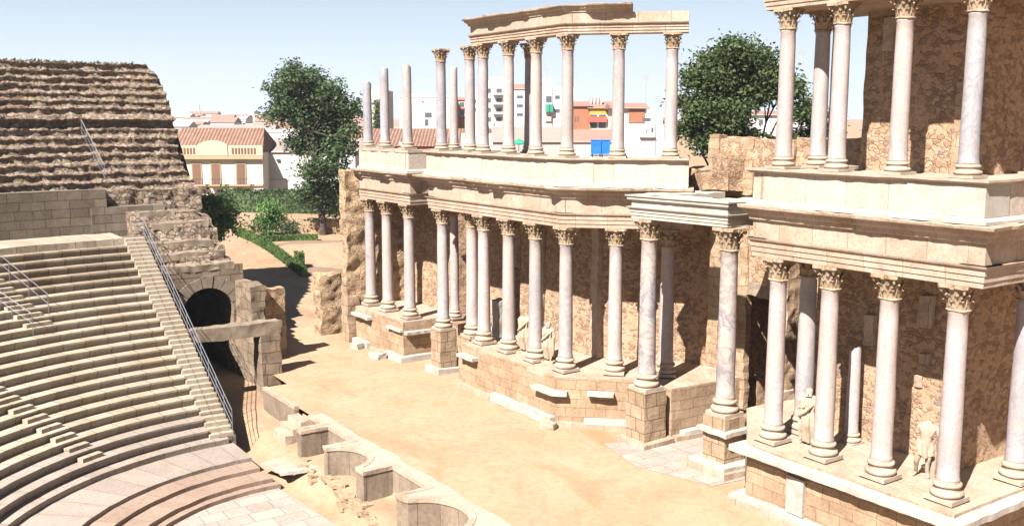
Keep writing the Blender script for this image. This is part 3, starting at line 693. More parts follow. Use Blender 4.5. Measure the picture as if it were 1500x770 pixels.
def column(label, x, y, z, H, r, mat, group, base=True, cap=True, rz=0.0, capH=None, name='column', bs=1.0):
    """H is the full height with base and capital; broken shafts (cap=False) end ragged at H"""
    o = thing(name, label, 'column', (x, y, z), group); o.rotation_euler = (0, 0, rz)
    bh = 0.62 * (r / 0.31) * bs if base else 0.0; ch = (capH or 0.74 * (r / 0.31)) if cap else 0.0
    if base:
        def mk():
            mb = MB(); w = r * 1.42; mb.box(-w, w, -w, w, 0, 0.2 * bh); p_ = []
            def tor(zc, R0, tr): return [(R0 + tr * math.cos(q), zc + tr * math.sin(q)) for q in [R_(-90 + 30 * i) for i in range(7)]]
            p_ += tor(bh * 0.36, r * 1.2, bh * 0.15) + [(r * 1.2, bh * 0.53), (r * 1.12, bh * 0.58), (r * 1.16, bh * 0.66)] + tor(bh * 0.78, r * 1.1, bh * 0.11) + [(r * 1.1, bh * 0.92), (r * 1.04, bh)]
            mb.lathe([(0.02, bh * 0.2)] + p_ + [(0.02, bh)], 24)
            for v_ in mb.v: v_ += noise.noise_vector(v_ * 4) * 0.012
            return mb, 40
        part(('base', r, bs), 'base', o, mk, M['base'])
    H2 = H - bh - ch; seed = rnd.random() * 50
    def mk():
        mb = MB(); prof_ = [(0.01, 0), (r * 1.07, 0), (r * 1.07, 0.04), (r * 1.0, 0.1)]
        for i in range(1, 10): t = i / 10; prof_.append((r * (1 - 0.13 * t ** 1.6), 0.1 + (H2 - 0.2) * t))
        if cap: prof_ += [(r * 0.87, H2 - 0.1), (r * 0.94, H2 - 0.06), (r * 0.94, H2 - 0.02), (r * 0.88, H2), (0.01, H2)]; jit = None
        else:
            prof_ += [(r * 0.875, H2 - 0.03), (r * 0.85, H2), (0.02, H2 - 0.02)]
            jit = lambda k, i, p: p + Vector((0, 0, 0.16 * noise.noise(Vector((p.x * 7 + seed, p.y * 4, 0))))) if k > 12 else p
        mb.lathe(prof_, 28, jit=jit); 
        for v_ in mb.v: v_ += noise.noise_vector(Vector((v_.x * 2, v_.y * 2, v_.z * 0.9)) + Vector((seed, 0, 0))) * 0.012
        return mb, 40
    sh = part(('shaft', r, round(H2, 3), cap, seed if not cap else 0), 'shaft', o, mk, mat); sh.location.z = bh
    if cap:
        k = part(('cap', r, ch), 'capital', o, lambda: (capital_mesh(r * 0.9, ch), 50), M['capital']); k.location.z = H - ch; k.rotation_euler.z = 0
    return o
LG, UG = 'columns of the lower order', 'columns of the upper order'
mw, mg, mv = M['marble_white'], M['marble_grey'], M['marble_veined']
ZC, HC, RC = ZF + 0.08, 6.02, 0.30
L = lambda label, x, y, m=mw, z=ZC, H=HC, r=RC, **k: column(label, x, y, z, H, r, m, LG, **k)
L('white lower column farthest from the viewer, next to the ragged rubble end wall', 24.7, 50.0, mg)
L('white lower column second from the ragged rubble end wall', 24.7, 47.95, mw)
L('bluish grey lower column at the right corner of the farthest podium', 24.7, 45.45, mg)
L('pale lower column alone on a tall square block pier left of the middle podium', 24.7, 42.0, mg, z=2.12)
L('slim broken lower shaft without capital behind the column on the tall square pier', 26.55, 43.95, mw, H=5.4, r=0.24, cap=False)
L('white lower column half hidden behind the leftmost column of the middle podium', 25.0, 39.75, mw)
L('white lower column at the left end of the middle podium', 24.7, 38.25, mw)
L('pale lower column second from the left on the middle podium, by the dark doorway', 24.7, 36.2, mg)
L('pale lower column third on the middle podium, in front of the headless torso statue', 24.7, 34.15, mg)
L('grey lower column at the bent corner of the middle podium, right of the draped statue', 24.7, 32.0, mg)
L('pinkish lower column alone before the rubble wall, right of the middle podium corner', 26.1, 30.5, mw, rz=R_(45))
L('pinkish lower column just behind the blue veined column on the left pier', 27.6, 29.05, mw, rz=R_(45))
L('tall blue veined marble column on the left pier of the central doorway', 25.55, 27.93, mv, z=2.12, H=6.65, r=0.335)
L('tall blue veined marble column on the right pier of the central doorway', 25.85, 24.1, mv, z=2.0, H=6.75, r=0.335)
L('pinkish lower column at the left end of the near podium, left of the draped statue', 24.7, 20.9, mw)
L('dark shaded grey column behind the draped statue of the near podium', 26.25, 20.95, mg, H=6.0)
L('pinkish lower column right of the draped statue on the near podium', 24.7, 18.9, mw)
L('pinkish lower column left of the headless nude statue on the near podium', 24.7, 16.85, mw)
L('pinkish lower column at the right corner of the near podium, right of the headless statue', 24.7, 14.75, mw)
L('white lower column at the far right edge of the photo', 27.75, 14.5, mw)
column('short white broken column standing against the near rubble wall', 26.75, 19.4, ZF, 3.2, 0.21, mw, LG, cap=False, name='broken_column')
ZU, HU, RU = 10.98, 4.86, 0.255
U = lambda label, x, y, m=mw, H=HU, r=RU, **k: column(label, x, y, ZU, H, r, m, UG, bs=0.75, **k)
U('shortest broken upper shaft, leftmost of the upper row', 24.7, 50.0, mg, H=3.55, cap=False)
U('mottled broken upper shaft, second from the left of the upper row', 24.7, 47.95, mg, H=4.2, cap=False)
U('broken upper shaft third from the left, at the corner of the far parapet', 24.7, 45.45, mg, H=4.25, cap=False)
U('upper column with a capital that carries nothing, left of the roofed group', 24.7, 42.0, mg)
U('slender dark broken upper shaft right beside the lone capital column', 26.5, 43.8, mg, H=4.1, r=0.22, cap=False)
U('white upper column just outside the left end of the standing entablature', 24.9, 39.7, mw)
U('white upper column under the left end of the standing entablature', 24.7, 38.25, mw)
U('white upper column second under the standing entablature', 24.7, 36.2, mw)
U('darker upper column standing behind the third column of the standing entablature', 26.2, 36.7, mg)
U('white upper column third under the standing entablature', 24.7, 34.15, mw)
U('white upper column under the corner of the standing entablature', 24.7, 32.0, mw)
U('streaked upper column right of the entablature corner, before the yellow house', 26.1, 30.5, mg, rz=R_(45))
U('upper column under the right end of the standing entablature, left of the big tree', 27.6, 29.05, mw, rz=R_(45))
U('upper column at the left corner of the near upper storey, right of the big tree', 24.7, 20.9, mw)
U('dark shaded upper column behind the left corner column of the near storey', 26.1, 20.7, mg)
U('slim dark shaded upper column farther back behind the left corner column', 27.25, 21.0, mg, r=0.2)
U('pale upper column second from the left on the near upper storey', 24.7, 18.9, mw)
U('pale upper column third from the left on the near upper storey', 24.7, 16.85, mw)
U('bluish upper column at the right corner of the near upper storey', 24.7, 14.75, mg)
U('upper column cut by the right edge of the photo', 27.75, 14.5, mw)

# ---- piers
def pier(label, x, y, w, z1, slab=None, foot=None):
    o = thing('pier', label, 'pier', (x, y, 0))
    mb = MB(); mb.box(x - w, x + w, y - w, y + w, -0.2, z1); mb.build('block_shaft', M['pier'], o, cell=0.25, rough_=0.03)
    for k, (zz, th, ow, m) in enumerate(foot or []):
        mb = MB(); mb.box(x - w - ow, x + w + ow * 0.7, y - w - ow, y + w + ow * 0.8, zz, zz + th); mb.build('foot_slab', M[m], o, cell=0.25, rough_=0.04)
    if slab:
        mb = MB(); mb.box(x - w - 0.2, x + w + 0.28, y - w - 0.24, y + w + 0.15, slab, slab + 0.15); mb.build('moulding', M['slab'], o, cell=0.25, rough_=0.03)
pier('tall square block pier standing alone in front of the left recess', 24.7, 42.0, 0.46, 2.12, None, [(-0.1, 0.35, 0.26, 'slab')])
pier('square block pier left of the central doorway, crack down its side', 25.55, 27.93, 0.55, 2.12, None, [(-0.1, 0.28, 0.3, 'entab')])
pier('square block pier right of the central doorway with projecting moulding', 25.85, 24.1, 0.52, 2.0, 1.42, [(-0.1, 0.34, 0.55, 'entab'), (0.22, 0.16, 0.4, 'slab')])
pier('square block pier half hidden left of the middle podium', 25.0, 39.75, 0.5, 2.12, None, None)
mb = MB(); mb.box(26.5, 27.6, 23.9, 24.9, -0.2, 1.75); tag(mb.build('granite_block', M['lintel'], cell=0.25, rough_=0.1, smooth=40), 'rough grey stone block behind the right pier of the central doorway', 'block')

# ---- rubble back walls
def wallbox(name, label, polys, mat='rubble', cell=0.35, rough=0.05, parts=None):
    o = thing(name, label, 'wall', (polys[0][0][0][0], polys[0][0][0][1], polys[0][1]))
    for poly, z0_, z1_ in polys:
        mb = MB(); mb.prism(poly, z0_, z1_); mb.build('core', M[mat], o, cell=cell, rough_=rough)
    for (bx, m, nm) in parts or []:
        mb = MB(); mb.box(*bx); mb.build(nm, M[m], o, cell=0.16, rough_=0.05)
    return o
wallbox('rubble_wall', 'shaded rubble back wall behind the farthest columns', [([(27.3, 50.3), (27.3, 44.9), (28.5, 44.9), (28.5, 50.3)], ZF - 0.1, 9.4)])
wallbox('rubble_wall', 'rubble back wall of the recess behind the column on the lone pier', [([(27.9, 44.88), (27.9, 41.3), (29, 41.3), (29, 44.88)], 0, 9.4), ([(27.9, 41.3), (27.9, 39.9), (29, 39.9), (29, 41.3)], 5.2, 9.4), ([(26.1, 44.72), (26.1, 42.3), (27.85, 42.3), (27.85, 44.72)], 0, ZF)])
wallbox('rubble_wall', 'rubble back wall bent behind the middle columns and their two statues', [([(27.3, 39.0), (27.3, 33.1), (30.1, 30.3), (30.1, 27.3), (31.2, 27.3), (31.2, 31), (28.5, 34), (28.5, 39.0)], ZF - 0.1, 9.4)],
        parts=[((27.18, 27.6, 37.0, 37.5, ZF, 8.2), 'entab', 'pilaster_or_lit_strip'), ((27.18, 27.6, 34.9, 35.4, ZF, 8.2), 'entab', 'pilaster_or_lit_strip'), ((27.18, 27.6, 32.95, 33.4, ZF, 8.2), 'entab', 'pilaster_or_lit_strip'), ((28.85, 29.45, 27.4, 28.0, ZF + 0.5, 8.1), 'podium', 'pilaster_or_lit_strip'), ((28.7, 29.6, 27.25, 28.12, ZF, ZF + 0.5), 'base', 'pilaster_base')])  # the three entab strips stand for sunlit wall between shadows, built as pale relief
wallbox('rubble_wall', 'ragged rubble wall rising above the central doorway', [([(30.1, 29.2), (30.1, 27.3), (31.4, 27.3), (31.4, 29.2)], 9.4, 11.75), ([(30.1, 27.3), (30.1, 25.0), (31.4, 25.0), (31.4, 27.3)], 6.0, 11.7), ([(30.3, 25.0), (30.3, 21.3), (31.4, 21.3), (31.4, 25.0)], 0, 11.8), ([(29.2, 31.0), (29.2, 29.2), (31.2, 29.2), (31.2, 31.0)], 9.4, 10.5), ([(28.5, 28.25), (29.3, 27.5), (30.2, 28.4), (29.4, 29.3)], 9.7, 10.35), ([(29.25, 27.55), (30.1, 27.3), (30.2, 28.4), (29.7, 28.8)], 9.7, 11.0)], cell=0.3, rough=0.09,
        parts=[((30.0, 30.5, 28.75, 29.3, 9.8, 11.85), 'podium', 'corner_blocks'), ((30.0, 30.3, 27.0, 27.5, 0, 8.6), 'podium', 'door_jamb'), ((30.0, 30.4, 26.9, 27.45, 9.5, 11.8), 'podium', 'corner_blocks'), ((30.02, 30.4, 25.0, 27.0, 5.5, 6.0), 'lintel', 'door_lintel'), ((28.85, 29.4, 24.0, 24.55, 2.4, 8.0), 'podium', 'pilaster_or_lit_strip'), ((28.7, 29.5, 23.85, 24.7, 1.6, 2.45), 'base', 'pilaster_base'), ((29.4, 30.3, 24.0, 24.9, 0, 9.0), 'podium', 'door_jamb')])
wallbox('rubble_wall', 'stone passage wall seen through the central doorway, with an added roof slab darkening it', [([(32.6, 30), (32.6, 22), (33.4, 22), (33.4, 30)], -0.2, 9.0), ([(31.3, 28.0), (31.3, 27.4), (32.7, 27.4), (32.7, 28.0)], -0.2, 8.0), ([(31.0, 28.2), (31.0, 23.0), (32.7, 23.0), (32.7, 28.2)], 6.02, 6.5)])  # last block is an unseen roof slab, added to keep the doorway dark
wallbox('rubble_wall', 'tall near rubble wall behind the statues and the upper columns', [([(27.3, 21.4), (27.3, 15.9), (31.5, 15.9), (31.5, 21.4)], ZF - 0.1, 9.4), ([(27.3, 19.95), (27.3, 15.9), (31.5, 15.9), (31.5, 19.95)], 9.82, 17.4)], cell=0.4, rough=0.04,
        parts=[((27.2, 27.5, 16.2, 16.75, 10.9, 13.6), 'podium', 'corner_blocks'), ((27.15, 27.6, 18.9, 19.3, 14.6, 15.6), 'entab', 'broken_corbel'), ((27.12, 27.6, 19.05, 19.4, 5.3, 6.3), 'entab', 'broken_corbel'), ((27.16, 27.6, 17.05, 17.5, 6.2, 7.2), 'entab', 'broken_corbel'), ((27.12, 27.6, 17.1, 17.4, 5.1, 5.4), 'entab', 'broken_corbel'), ((27.2, 27.6, 17.3, 17.55, 4.3, 4.7), 'entab', 'broken_corbel')])
wallbox('rubble_wall', 'rubble wall in deep shade at the right edge of the photo', [([(31.6, 20), (31.6, 5), (33, 5), (33, 20)], 0, 17.4)], cell=0.5)
o = thing('end_wall', 'ragged ochre rubble end wall left of the farthest columns', 'wall', (23.6, 50.6, -0.5))
mb = MB(); mb.box(23.55, 28.5, 50.55, 51.3, -0.6, 9.7); mb.build('core', M['rubble_end'], o, cell=0.24, rough_=0.13, smooth=35)
mb = MB(); mb.box(23.48, 24.2, 50.48, 51.35, -0.6, 2.6); mb.build('foot_blocks', M['pier'], o, cell=0.24, rough_=0.05)

# ---- entablatures
def chunks(seed, lo, hi, a, b):
    rr = random.Random(seed); cuts = []; s = 0
    while s < 40: s += rr.uniform(a, b); cuts.append((s, rr.uniform(lo, hi)))
    def k(s_):
        for c, v in cuts:
            if s_ < c: return v
        return 1
    return k
def entablature(label, path, z, H, back, proj, seed, mats=('entab', 'entab'), lo=0.55, cornice=True, face=0.33, fr=0.33, ar=0.36, dent=False, name='entablature', cpath=None):
    o = thing(name, label, 'entablature', (path[0][0], path[0][1], z))
    za = z + H * ar; zf = za + H * fr; zt = z + H
    def er(s, q, zz, p):
        k = 0.02 * noise.noise(Vector((p.x * 3, p.y * 3, zz * 4))); return (q + k, zz + 0.3 * k)
    mb = MB(); h = (za - z)
    sweep(mb, path, [(face, z), (face, z + h * 0.26), (face + 0.03, z + h * 0.27), (face + 0.03, z + h * 0.55), (face + 0.06, z + h * 0.56), (face + 0.06, z + h * 0.82), (face + 0.13, z + h * 0.9), (face + 0.15, za), (back, za), (back, z)], 0.3, er)
    mb.build('architrave', M[mats[0]], o, smooth=30)
    mb = MB(); sweep(mb, path, [(face - 0.01, za), (face + 0.0, zf), (back, zf), (back, za)], 0.3, er); mb.build('frieze', M[mats[1]], o, smooth=30)
    if cornice:
        ck = chunks(seed, lo, 1.0, 0.35, 1.5); hc = zt - zf
        def brk(s, q, zz, p):
            if q > face:
                k = ck(s) * (0.93 + 0.14 * noise.noise(Vector((p.x * 4, p.y * 4, 2)))); q = face + (q - face) * k
            if zz > zt - 0.02: zz += 0.06 * noise.noise(Vector((p.x * 2.2, p.y * 2.2, 8)))
            return q, zz
        mb = MB(); sweep(mb, cpath or path, [(face, zf), (face + 0.12, zf + hc * 0.1), (face + 0.14, zf + hc * 0.35), (face + proj * 0.6, zf + hc * 0.5), (face + proj * 0.66, zf + hc * 0.7), (face + proj * 0.95, zf + hc * 0.8), (face + proj, zf + hc * 0.97), (face + proj * 0.97, zt), (back, zt), (back, zf)], 0.16, brk)
        mb.build('cornice', M[mats[1]], o)
        if dent:
            mb = MB()
            for a_, b_ in zip(path, path[1:]):
                A, B = Vector(a_), Vector(b_); d = (B - A).normalized(); nrm = Vector((d.y, -d.x)); Ln = (B - A).length; k = int(Ln / 0.26)
                for i in range(1, k):
                    if rnd.random() < 0.22: continue
                    c = A + d * (Ln * i / k) + nrm * (face + proj * 0.28); mb.obox((c.x, c.y, zf + hc * 0.31), (0.13, proj * 0.36, hc * 0.22), math.atan2(d.y, d.x))
            if mb.v: mb.build('dentils', M[mats[0]], o)
    return o
ZE, HE = ZC + HC + 0.003, 1.66
entablature('lower entablature of the farthest section with worn cornice', [(24.7, 50.5), (24.7, 45.0), (28.4, 45.0)], ZE, HE, -2.7, 0.62, 1, lo=0.5)
entablature('long lower entablature bending over the middle columns', [(27.9, 42.45), (24.7, 42.45), (24.7, 32.0), (28.3, 28.4)], ZE, HE, -2.7, 0.66, 5, lo=0.5)
entablature('bright white entablature block on the two tall veined columns of the central doorway', [(29.0, 28.12), (25.5, 28.12), (25.85, 24.3), (30.0, 24.3)], 8.785, 0.88, -0.75, 0.2, 9, ('entab_white', 'entab_white'), lo=0.9, fr=0.28, ar=0.5, face=0.36)
entablature('lower entablature of the near section with deep cornice above the statues', [(28.4, 21.42), (24.7, 21.42), (24.7, 14.25), (30, 14.25)], ZE, HE, -2.9, 0.48, 13, lo=0.85)
entablature('standing upper entablature with broken cornice high on the middle columns', [(24.7, 38.85), (24.7, 32.0), (28.05, 28.65)], ZU + HU + 0.003, 1.12, -0.38, 0.6, 21, lo=0.35, cpath=[(24.7, 38.95), (24.7, 32.0), (26.5, 30.2)], ar=0.36, fr=0.36, face=0.28)
entablature('upper entablature of the near section cut by the top of the photo', [(28.4, 21.3), (24.7, 21.3), (24.7, 14.3), (30, 14.3)], ZU + HU + 0.003, 1.3, -2.9, 0.5, 25, lo=0.8, face=0.28)

# ---- parapets (pedestal course of the upper order)
def parapet(label, path, z, ztop, back=-0.75, mat='parapet', crown=0.16, foot=0.14, white=(), face=0.42):
    o = thing('parapet', label, 'parapet', (path[0][0], path[0][1], z))
    def er(s, q, zz, p):
        k = 0.022 * noise.noise(Vector((p.x * 3, p.y * 3, zz * 5))); return q + k, zz + 0.4 * k
    mb = MB(); sweep(mb, path, [(face, z + 0.17), (face, ztop - 0.14), (back, ztop - 0.14), (back, z + 0.17)], 0.3, er); mb.build('blocks', M[mat], o)
    mb = MB(); sweep(mb, path, [(face + foot, z), (face + foot, z + 0.08), (face + 0.04, z + 0.17), (back, z + 0.17), (back, z)], 0.25, er); mb.build('foot_moulding', M['entab_white'], o)
    def br(s, q, zz, p):
        if q > 0: q += 0.05 * noise.noise(Vector((p.x * 2.5, p.y * 2.5, 3)))
        return q, zz + 0.015 * noise.noise(Vector((p.x * 2, p.y * 2, zz)))
    mb = MB(); sweep(mb, path, [(face + 0.03, ztop - 0.14), (face + crown, ztop - 0.06), (face + crown, ztop), (back, ztop), (back, ztop - 0.14)], 0.25, br); mb.build('crown_moulding', M['base'], o)
    for pth in white:
        mb = MB(); sweep(mb, pth, [(face + 0.03, z + 0.18), (face + 0.03, ztop - 0.15), (face - 0.2, ztop - 0.15), (face - 0.2, z + 0.18)], 0.3, er); mb.build('marble_facing', M['entab_white'], o)
    return o
ZP = ZE + HE + 0.003
parapet('plain pale parapet under the three broken upper shafts', [(24.7, 50.3), (24.7, 45.05), (27.6, 45.05)], ZP, 10.96, crown=0.03)
parapet('pale parapet bending under the upper columns of the middle section', [(27.9, 42.35), (24.7, 42.35), (24.7, 32.0), (28.15, 28.55)], ZP, 10.97, white=[[(24.7, 39.0), (24.7, 37.7)], [(24.7, 32.8), (24.7, 32.0), (25.5, 31.2)]])
parapet('tall white parapet under the upper columns of the near section', [(28.4, 21.3), (24.7, 21.3), (24.7, 14.4), (30, 14.4)], ZP, 10.97, white=[[(24.7, 16.2), (24.7, 14.4), (25.4, 14.4)]])
mb = MB(); mb.prism([(25.3, 21.3), (25.3, 14.9), (31.5, 14.9), (31.5, 21.3)], 10.4, 10.9); tag(mb.build('upper_floor', M['entab']), 'stone floor of the near upper storey behind its parapet', 'floor')
mb = MB(); mb.prism([(25.3, 42.3), (25.3, 32.2), (28.3, 29.2), (30.0, 30.8), (28.6, 34), (28.6, 42.3)], 10.2, 10.7); tag(mb.build('upper_floor', M['entab']), 'stone floor behind the parapet of the middle upper columns', 'floor')

# ---- fallen blocks
for (x, y, z, sx, sy, sz, a, lab, m) in ((23.2, 48.9, 0.1, 0.5, 0.7, 0.35, 0.3, 'white broken marble block at the foot of the farthest podium', 'slab'),
        (23.1, 46.2, 0.12, 0.5, 0.9, 0.35, 0.15, 'white broken moulding block at the right foot of the farthest podium', 'slab'),
        (26.4, 43.0, 0.25, 1.2, 0.8, 0.7, 0.2, 'rough stone block in the recess right of the lone pier', 'entab'),
        (23.4, 31.4, 0.12, 0.4, 0.6, 0.4, 0.5, 'broken corner stone at the foot of the middle podium corner', 'entab'),
        (26.6, 22.7, 0.2, 0.9, 0.7, 0.45, 0.4, 'pale stone block on the ground between the right pier and the near podium', 'slab'),
        (27.1, 40.6, 2.6, 0.5, 0.7, 1.9, 0.0, 'pale upright block standing in the dark doorway of the middle section', 'slab')):
    mb = MB(); mb.obox((x, y, z), (sx, sy, sz), a); tag(mb.build('stone_block', M[m], cell=0.16, rough_=0.06, smooth=40), lab, 'stone')
# rubble in front of the niches
for k, (x, y) in enumerate(((14.6, 37.0), (14.75, 36.2), (14.5, 34.2), (14.7, 32.4), (14.45, 31.0), (14.9, 29.6), (14.6, 28.2), (14.5, 26.8))):
    pass
mb = MB()
for k in range(46):
    yy = rnd.uniform(24, 37.4); x = rnd.gauss(14.62, 0.16); sx_, sy_ = rnd.uniform(0.15, 0.4), rnd.uniform(0.25, 0.8)
    mb.obox((x, yy, hground(x, yy) + 0.02), (sx_, sy_, 0.14), rnd.uniform(-0.3, 0.3), rnd.uniform(-0.12, 0.12), rnd.uniform(-0.1, 0.2))
tag(mb.build('rubble_stones', M['podium'], cell=0.13, rough_=0.05), 'loose stones and broken edging strewn before the stage niches', 'rubble', kind='stuff')

# ------------------------------------------------------------------ statues
def skinned(name, joints, edges, mat, parent, sub=2):
    """one continuous body grown from a skeleton of joints {key: (point, radius)}"""
    keys = list(joints); me = bpy.data.meshes.new(name)
    me.from_pydata([joints[k][0] for k in keys], [(keys.index(a), keys.index(b_)) for a, b_ in edges], [])
    o = bpy.data.objects.new(name, me); link(o)
    md = o.modifiers.new('skin', 'SKIN'); md.use_smooth_shade = True
    for k, d in zip(keys, me.skin_vertices[0].data):
        r = joints[k][1]; d.radius = r if hasattr(r, '__len__') else (r, r)
    me.skin_vertices[0].data[0].use_root = True
    o.modifiers.new('sub', 'SUBSURF').levels = sub
    dg = bpy.context.evaluated_depsgraph_get(); dg.update()
    nm = bpy.data.meshes.new_from_object(o.evaluated_get(dg)); o.modifiers.clear(); o.data = nm
    for v in nm.vertices: v.co += noise.noise_vector(v.co * 9) * 0.014
    nm.materials.clear(); nm.materials.append(mat); nm.polygons.foreach_set('use_smooth', [True] * len(nm.polygons))
    o.parent = parent; WORLD[o] = WORLD[parent]; return o
def robe(parent, rings, mat, name='robe', folds=9, depth=0.03, slant=1.2):
    mb = MB(); out = []
    dense = []
    for (z, cx, cy, rx, ry), (z2, cx2, cy2, rx2, ry2) in zip(rings, rings[1:]):
        for q in range(4):
            t = q / 4; dense.append([a + (b_ - a) * t for a, b_ in zip((z, cx, cy, rx, ry), (z2, cx2, cy2, rx2, ry2))])
    dense.append(list(rings[-1]))
    for z, cx, cy, rx, ry in dense:
        ring = []
        for i in range(44):
            a = 2 * math.pi * i / 44
            k = 1 + depth / max(rx, 0.1) * (math.sin(folds * a + slant * z * 4) * 0.7 + noise.noise(Vector((math.cos(a) * 3, math.sin(a) * 3, z * 4))))
            ring.append((cx + rx * k * math.cos(a), cy + ry * k * math.sin(a), z + 0.03 * math.sin(a * 2 + 1)))
        out.append(ring)
    mb.loft(out); return mb.build(name, mat, parent, smooth=70, loc=(0, 0, 0))
def statue(label, x, y, z, rz, h, head=True, draped=True, lean=0.0):
    o = thing('statue', label, 'statue', (x, y, z)); o.rotation_euler = (0, 0, rz); o.scale = (h, h, h)   # built 1 m tall, facing -Y
    S = M['statue']
    mb = MB(); mb.prism([(-0.2, -0.16), (0.2, -0.16), (0.2, 0.17), (-0.2, 0.17)], -0.06, 0.015); mb.build('plinth', S, o, loc=(0, 0, 0))
    j = {'pelvis': ((lean * 0.5, 0, 0.52), (0.095, 0.075)), 'waist': ((lean * 0.7, 0, 0.62), (0.085, 0.065)), 'chest': ((lean * 0.9, -0.005, 0.74), (0.115, 0.08)), 'neck': ((lean, 0, 0.835), 0.05),
         'hipL': ((0.055 + lean * .5, 0, 0.49), 0.068), 'kneeL': ((0.075, -0.03, 0.28), 0.045), 'ankL': ((0.08, 0.0, 0.055), 0.028), 'toeL': ((0.09, -0.09, 0.025), 0.022),
         'hipR': ((-0.055 + lean * .5, 0, 0.49), 0.068), 'kneeR': ((-0.075, -0.06, 0.28), 0.045), 'ankR': ((-0.09, 0.03, 0.055), 0.028), 'toeR': ((-0.115, -0.055, 0.025), 0.022),
         'shL': ((0.125 + lean, 0, 0.795), 0.048), 'elL': ((0.165 + lean, 0.02, 0.635), 0.034)}
    e = [('pelvis', 'waist'), ('waist', 'chest'), ('chest', 'neck'), ('pelvis', 'hipL'), ('hipL', 'kneeL'), ('kneeL', 'ankL'), ('ankL', 'toeL'), ('pelvis', 'hipR'), ('hipR', 'kneeR'), ('kneeR', 'ankR'), ('ankR', 'toeR'), ('chest', 'shL'), ('shL', 'elL')]
    j['shR'] = ((-0.125 + lean, 0, 0.795), 0.048); e.append(('chest', 'shR'))
    if not head:
        j['chest'] = ((lean * 0.9, -0.005, 0.745), (0.11, 0.08)); j['neck'] = ((lean, 0, 0.83), (0.075, 0.06)); j['stub'] = ((lean, -0.005, 0.875), 0.042); e.append(('neck', 'stub'))
        j['shL'] = ((0.115 + lean, 0, 0.765), 0.05); j['shR'] = ((-0.115 + lean, 0, 0.765), 0.05)
        j['elL'] = ((0.155 + lean, 0.01, 0.63), 0.036); j['elR'] = ((-0.15 + lean, 0.0, 0.65), 0.038); e.append(('shR', 'elR'))
        j['waist'] = ((lean * 0.7, 0, 0.63), (0.1, 0.075))
    if head:
        j['elR'] = ((-0.155, 0.0, 0.64), 0.036); j['haR'] = ((-0.05, -0.115, 0.69), 0.028); e += [('shR', 'elR'), ('elR', 'haR')]
        j['haL'] = ((0.15, -0.08, 0.53), 0.026); e.append(('elL', 'haL'))
    if head:
        j['jaw'] = ((lean, -0.012, 0.875), (0.047, 0.05)); j['head'] = ((lean, -0.008, 0.935), (0.06, 0.066)); j['crown'] = ((lean, 0.0, 0.975), 0.045); e += [('neck', 'jaw'), ('jaw', 'head'), ('head', 'crown')]
    skinned('body', j, e, S, o)
    if head:
        mb = MB()
        mb.tube([(lean, -0.062, 0.945), (lean, -0.085, 0.915), (lean, -0.07, 0.908)], [0.008, 0.014, 0.01], 6); mb.build('nose', S, o, loc=(0, 0, 0), smooth=60)
        mb = MB(); mb.lathe([(0.01, 0.0), (0.055, 0.0), (0.066, 0.025), (0.06, 0.055), (0.035, 0.078), (0.005, 0.085)], 14, (lean, 0.012, 0.915)); mb.build('hair', S, o, loc=(0, 0, 0), smooth=60)
    if draped:
        robe(o, [(0.09, 0.0, 0.0, 0.135, 0.10), (0.2, 0, 0, 0.14, 0.105), (0.36, 0, -0.005, 0.145, 0.115), (0.52, 0, 0, 0.15, 0.115), (0.64, 0, 0, 0.135, 0.1), (0.76, 0, 0, 0.155, 0.1), (0.82, 0, 0, 0.12, 0.08), (0.85, 0, 0.01, 0.06, 0.055)], S)
        mb = MB()                                        # roll of cloth slung across the chest and hanging from the arm
        mb.tube([(0.14, 0.02, 0.8), (0.08, -0.09, 0.74), (-0.03, -0.125, 0.62), (-0.12, -0.09, 0.53), (-0.15, 0.0, 0.5)], [0.03, 0.035, 0.038, 0.035, 0.03], 8)
        mb.build('sash', S, o, loc=(0, 0, 0), smooth=60)
        mb = MB(); mb.tube([(0.15, -0.05, 0.6), (0.165, -0.06, 0.45), (0.16, -0.05, 0.26), (0.15, -0.04, 0.14)], [0.035, 0.045, 0.04, 0.02], 8); mb.build('hanging_cloth', S, o, loc=(0, 0, 0), smooth=60)
    else:
        robe(o, [(0.37, lean * .4, -0.01, 0.12, 0.10), (0.45, lean * .45, -0.01, 0.115, 0.095), (0.53, lean * .5, 0, 0.112, 0.09), (0.57, lean * .55, 0, 0.105, 0.09)], S, 'hip_cloth', 7, 0.03, 3)
        mb = MB(); mb.tube([(0.13, 0.04, 0.55), (0.16, 0.06, 0.4), (0.15, 0.06, 0.2), (0.14, 0.06, 0.02)], [0.035, 0.04, 0.045, 0.05], 8); mb.build('trunk_support', S, o, loc=(0, 0, 0), smooth=60)
    return o
FACE = R_(-62)
statue('draped marble statue with a head standing between the first two near columns', 25.25, 19.95, ZF + 0.1, FACE, 1.86)
statue('headless half nude statue with cloth round its hips on the near podium', 25.6, 16.1, ZF + 0.1, FACE, 1.98, head=False, draped=False, lean=0.05)
statue('small draped statue between the third and fourth columns of the middle podium', 25.05, 33.68, ZF + 0.1, FACE, 1.72)
statue('headless draped torso statue left of the third column of the middle podium', 25.2, 35.67, ZF + 0.1, FACE, 1.85, head=False)

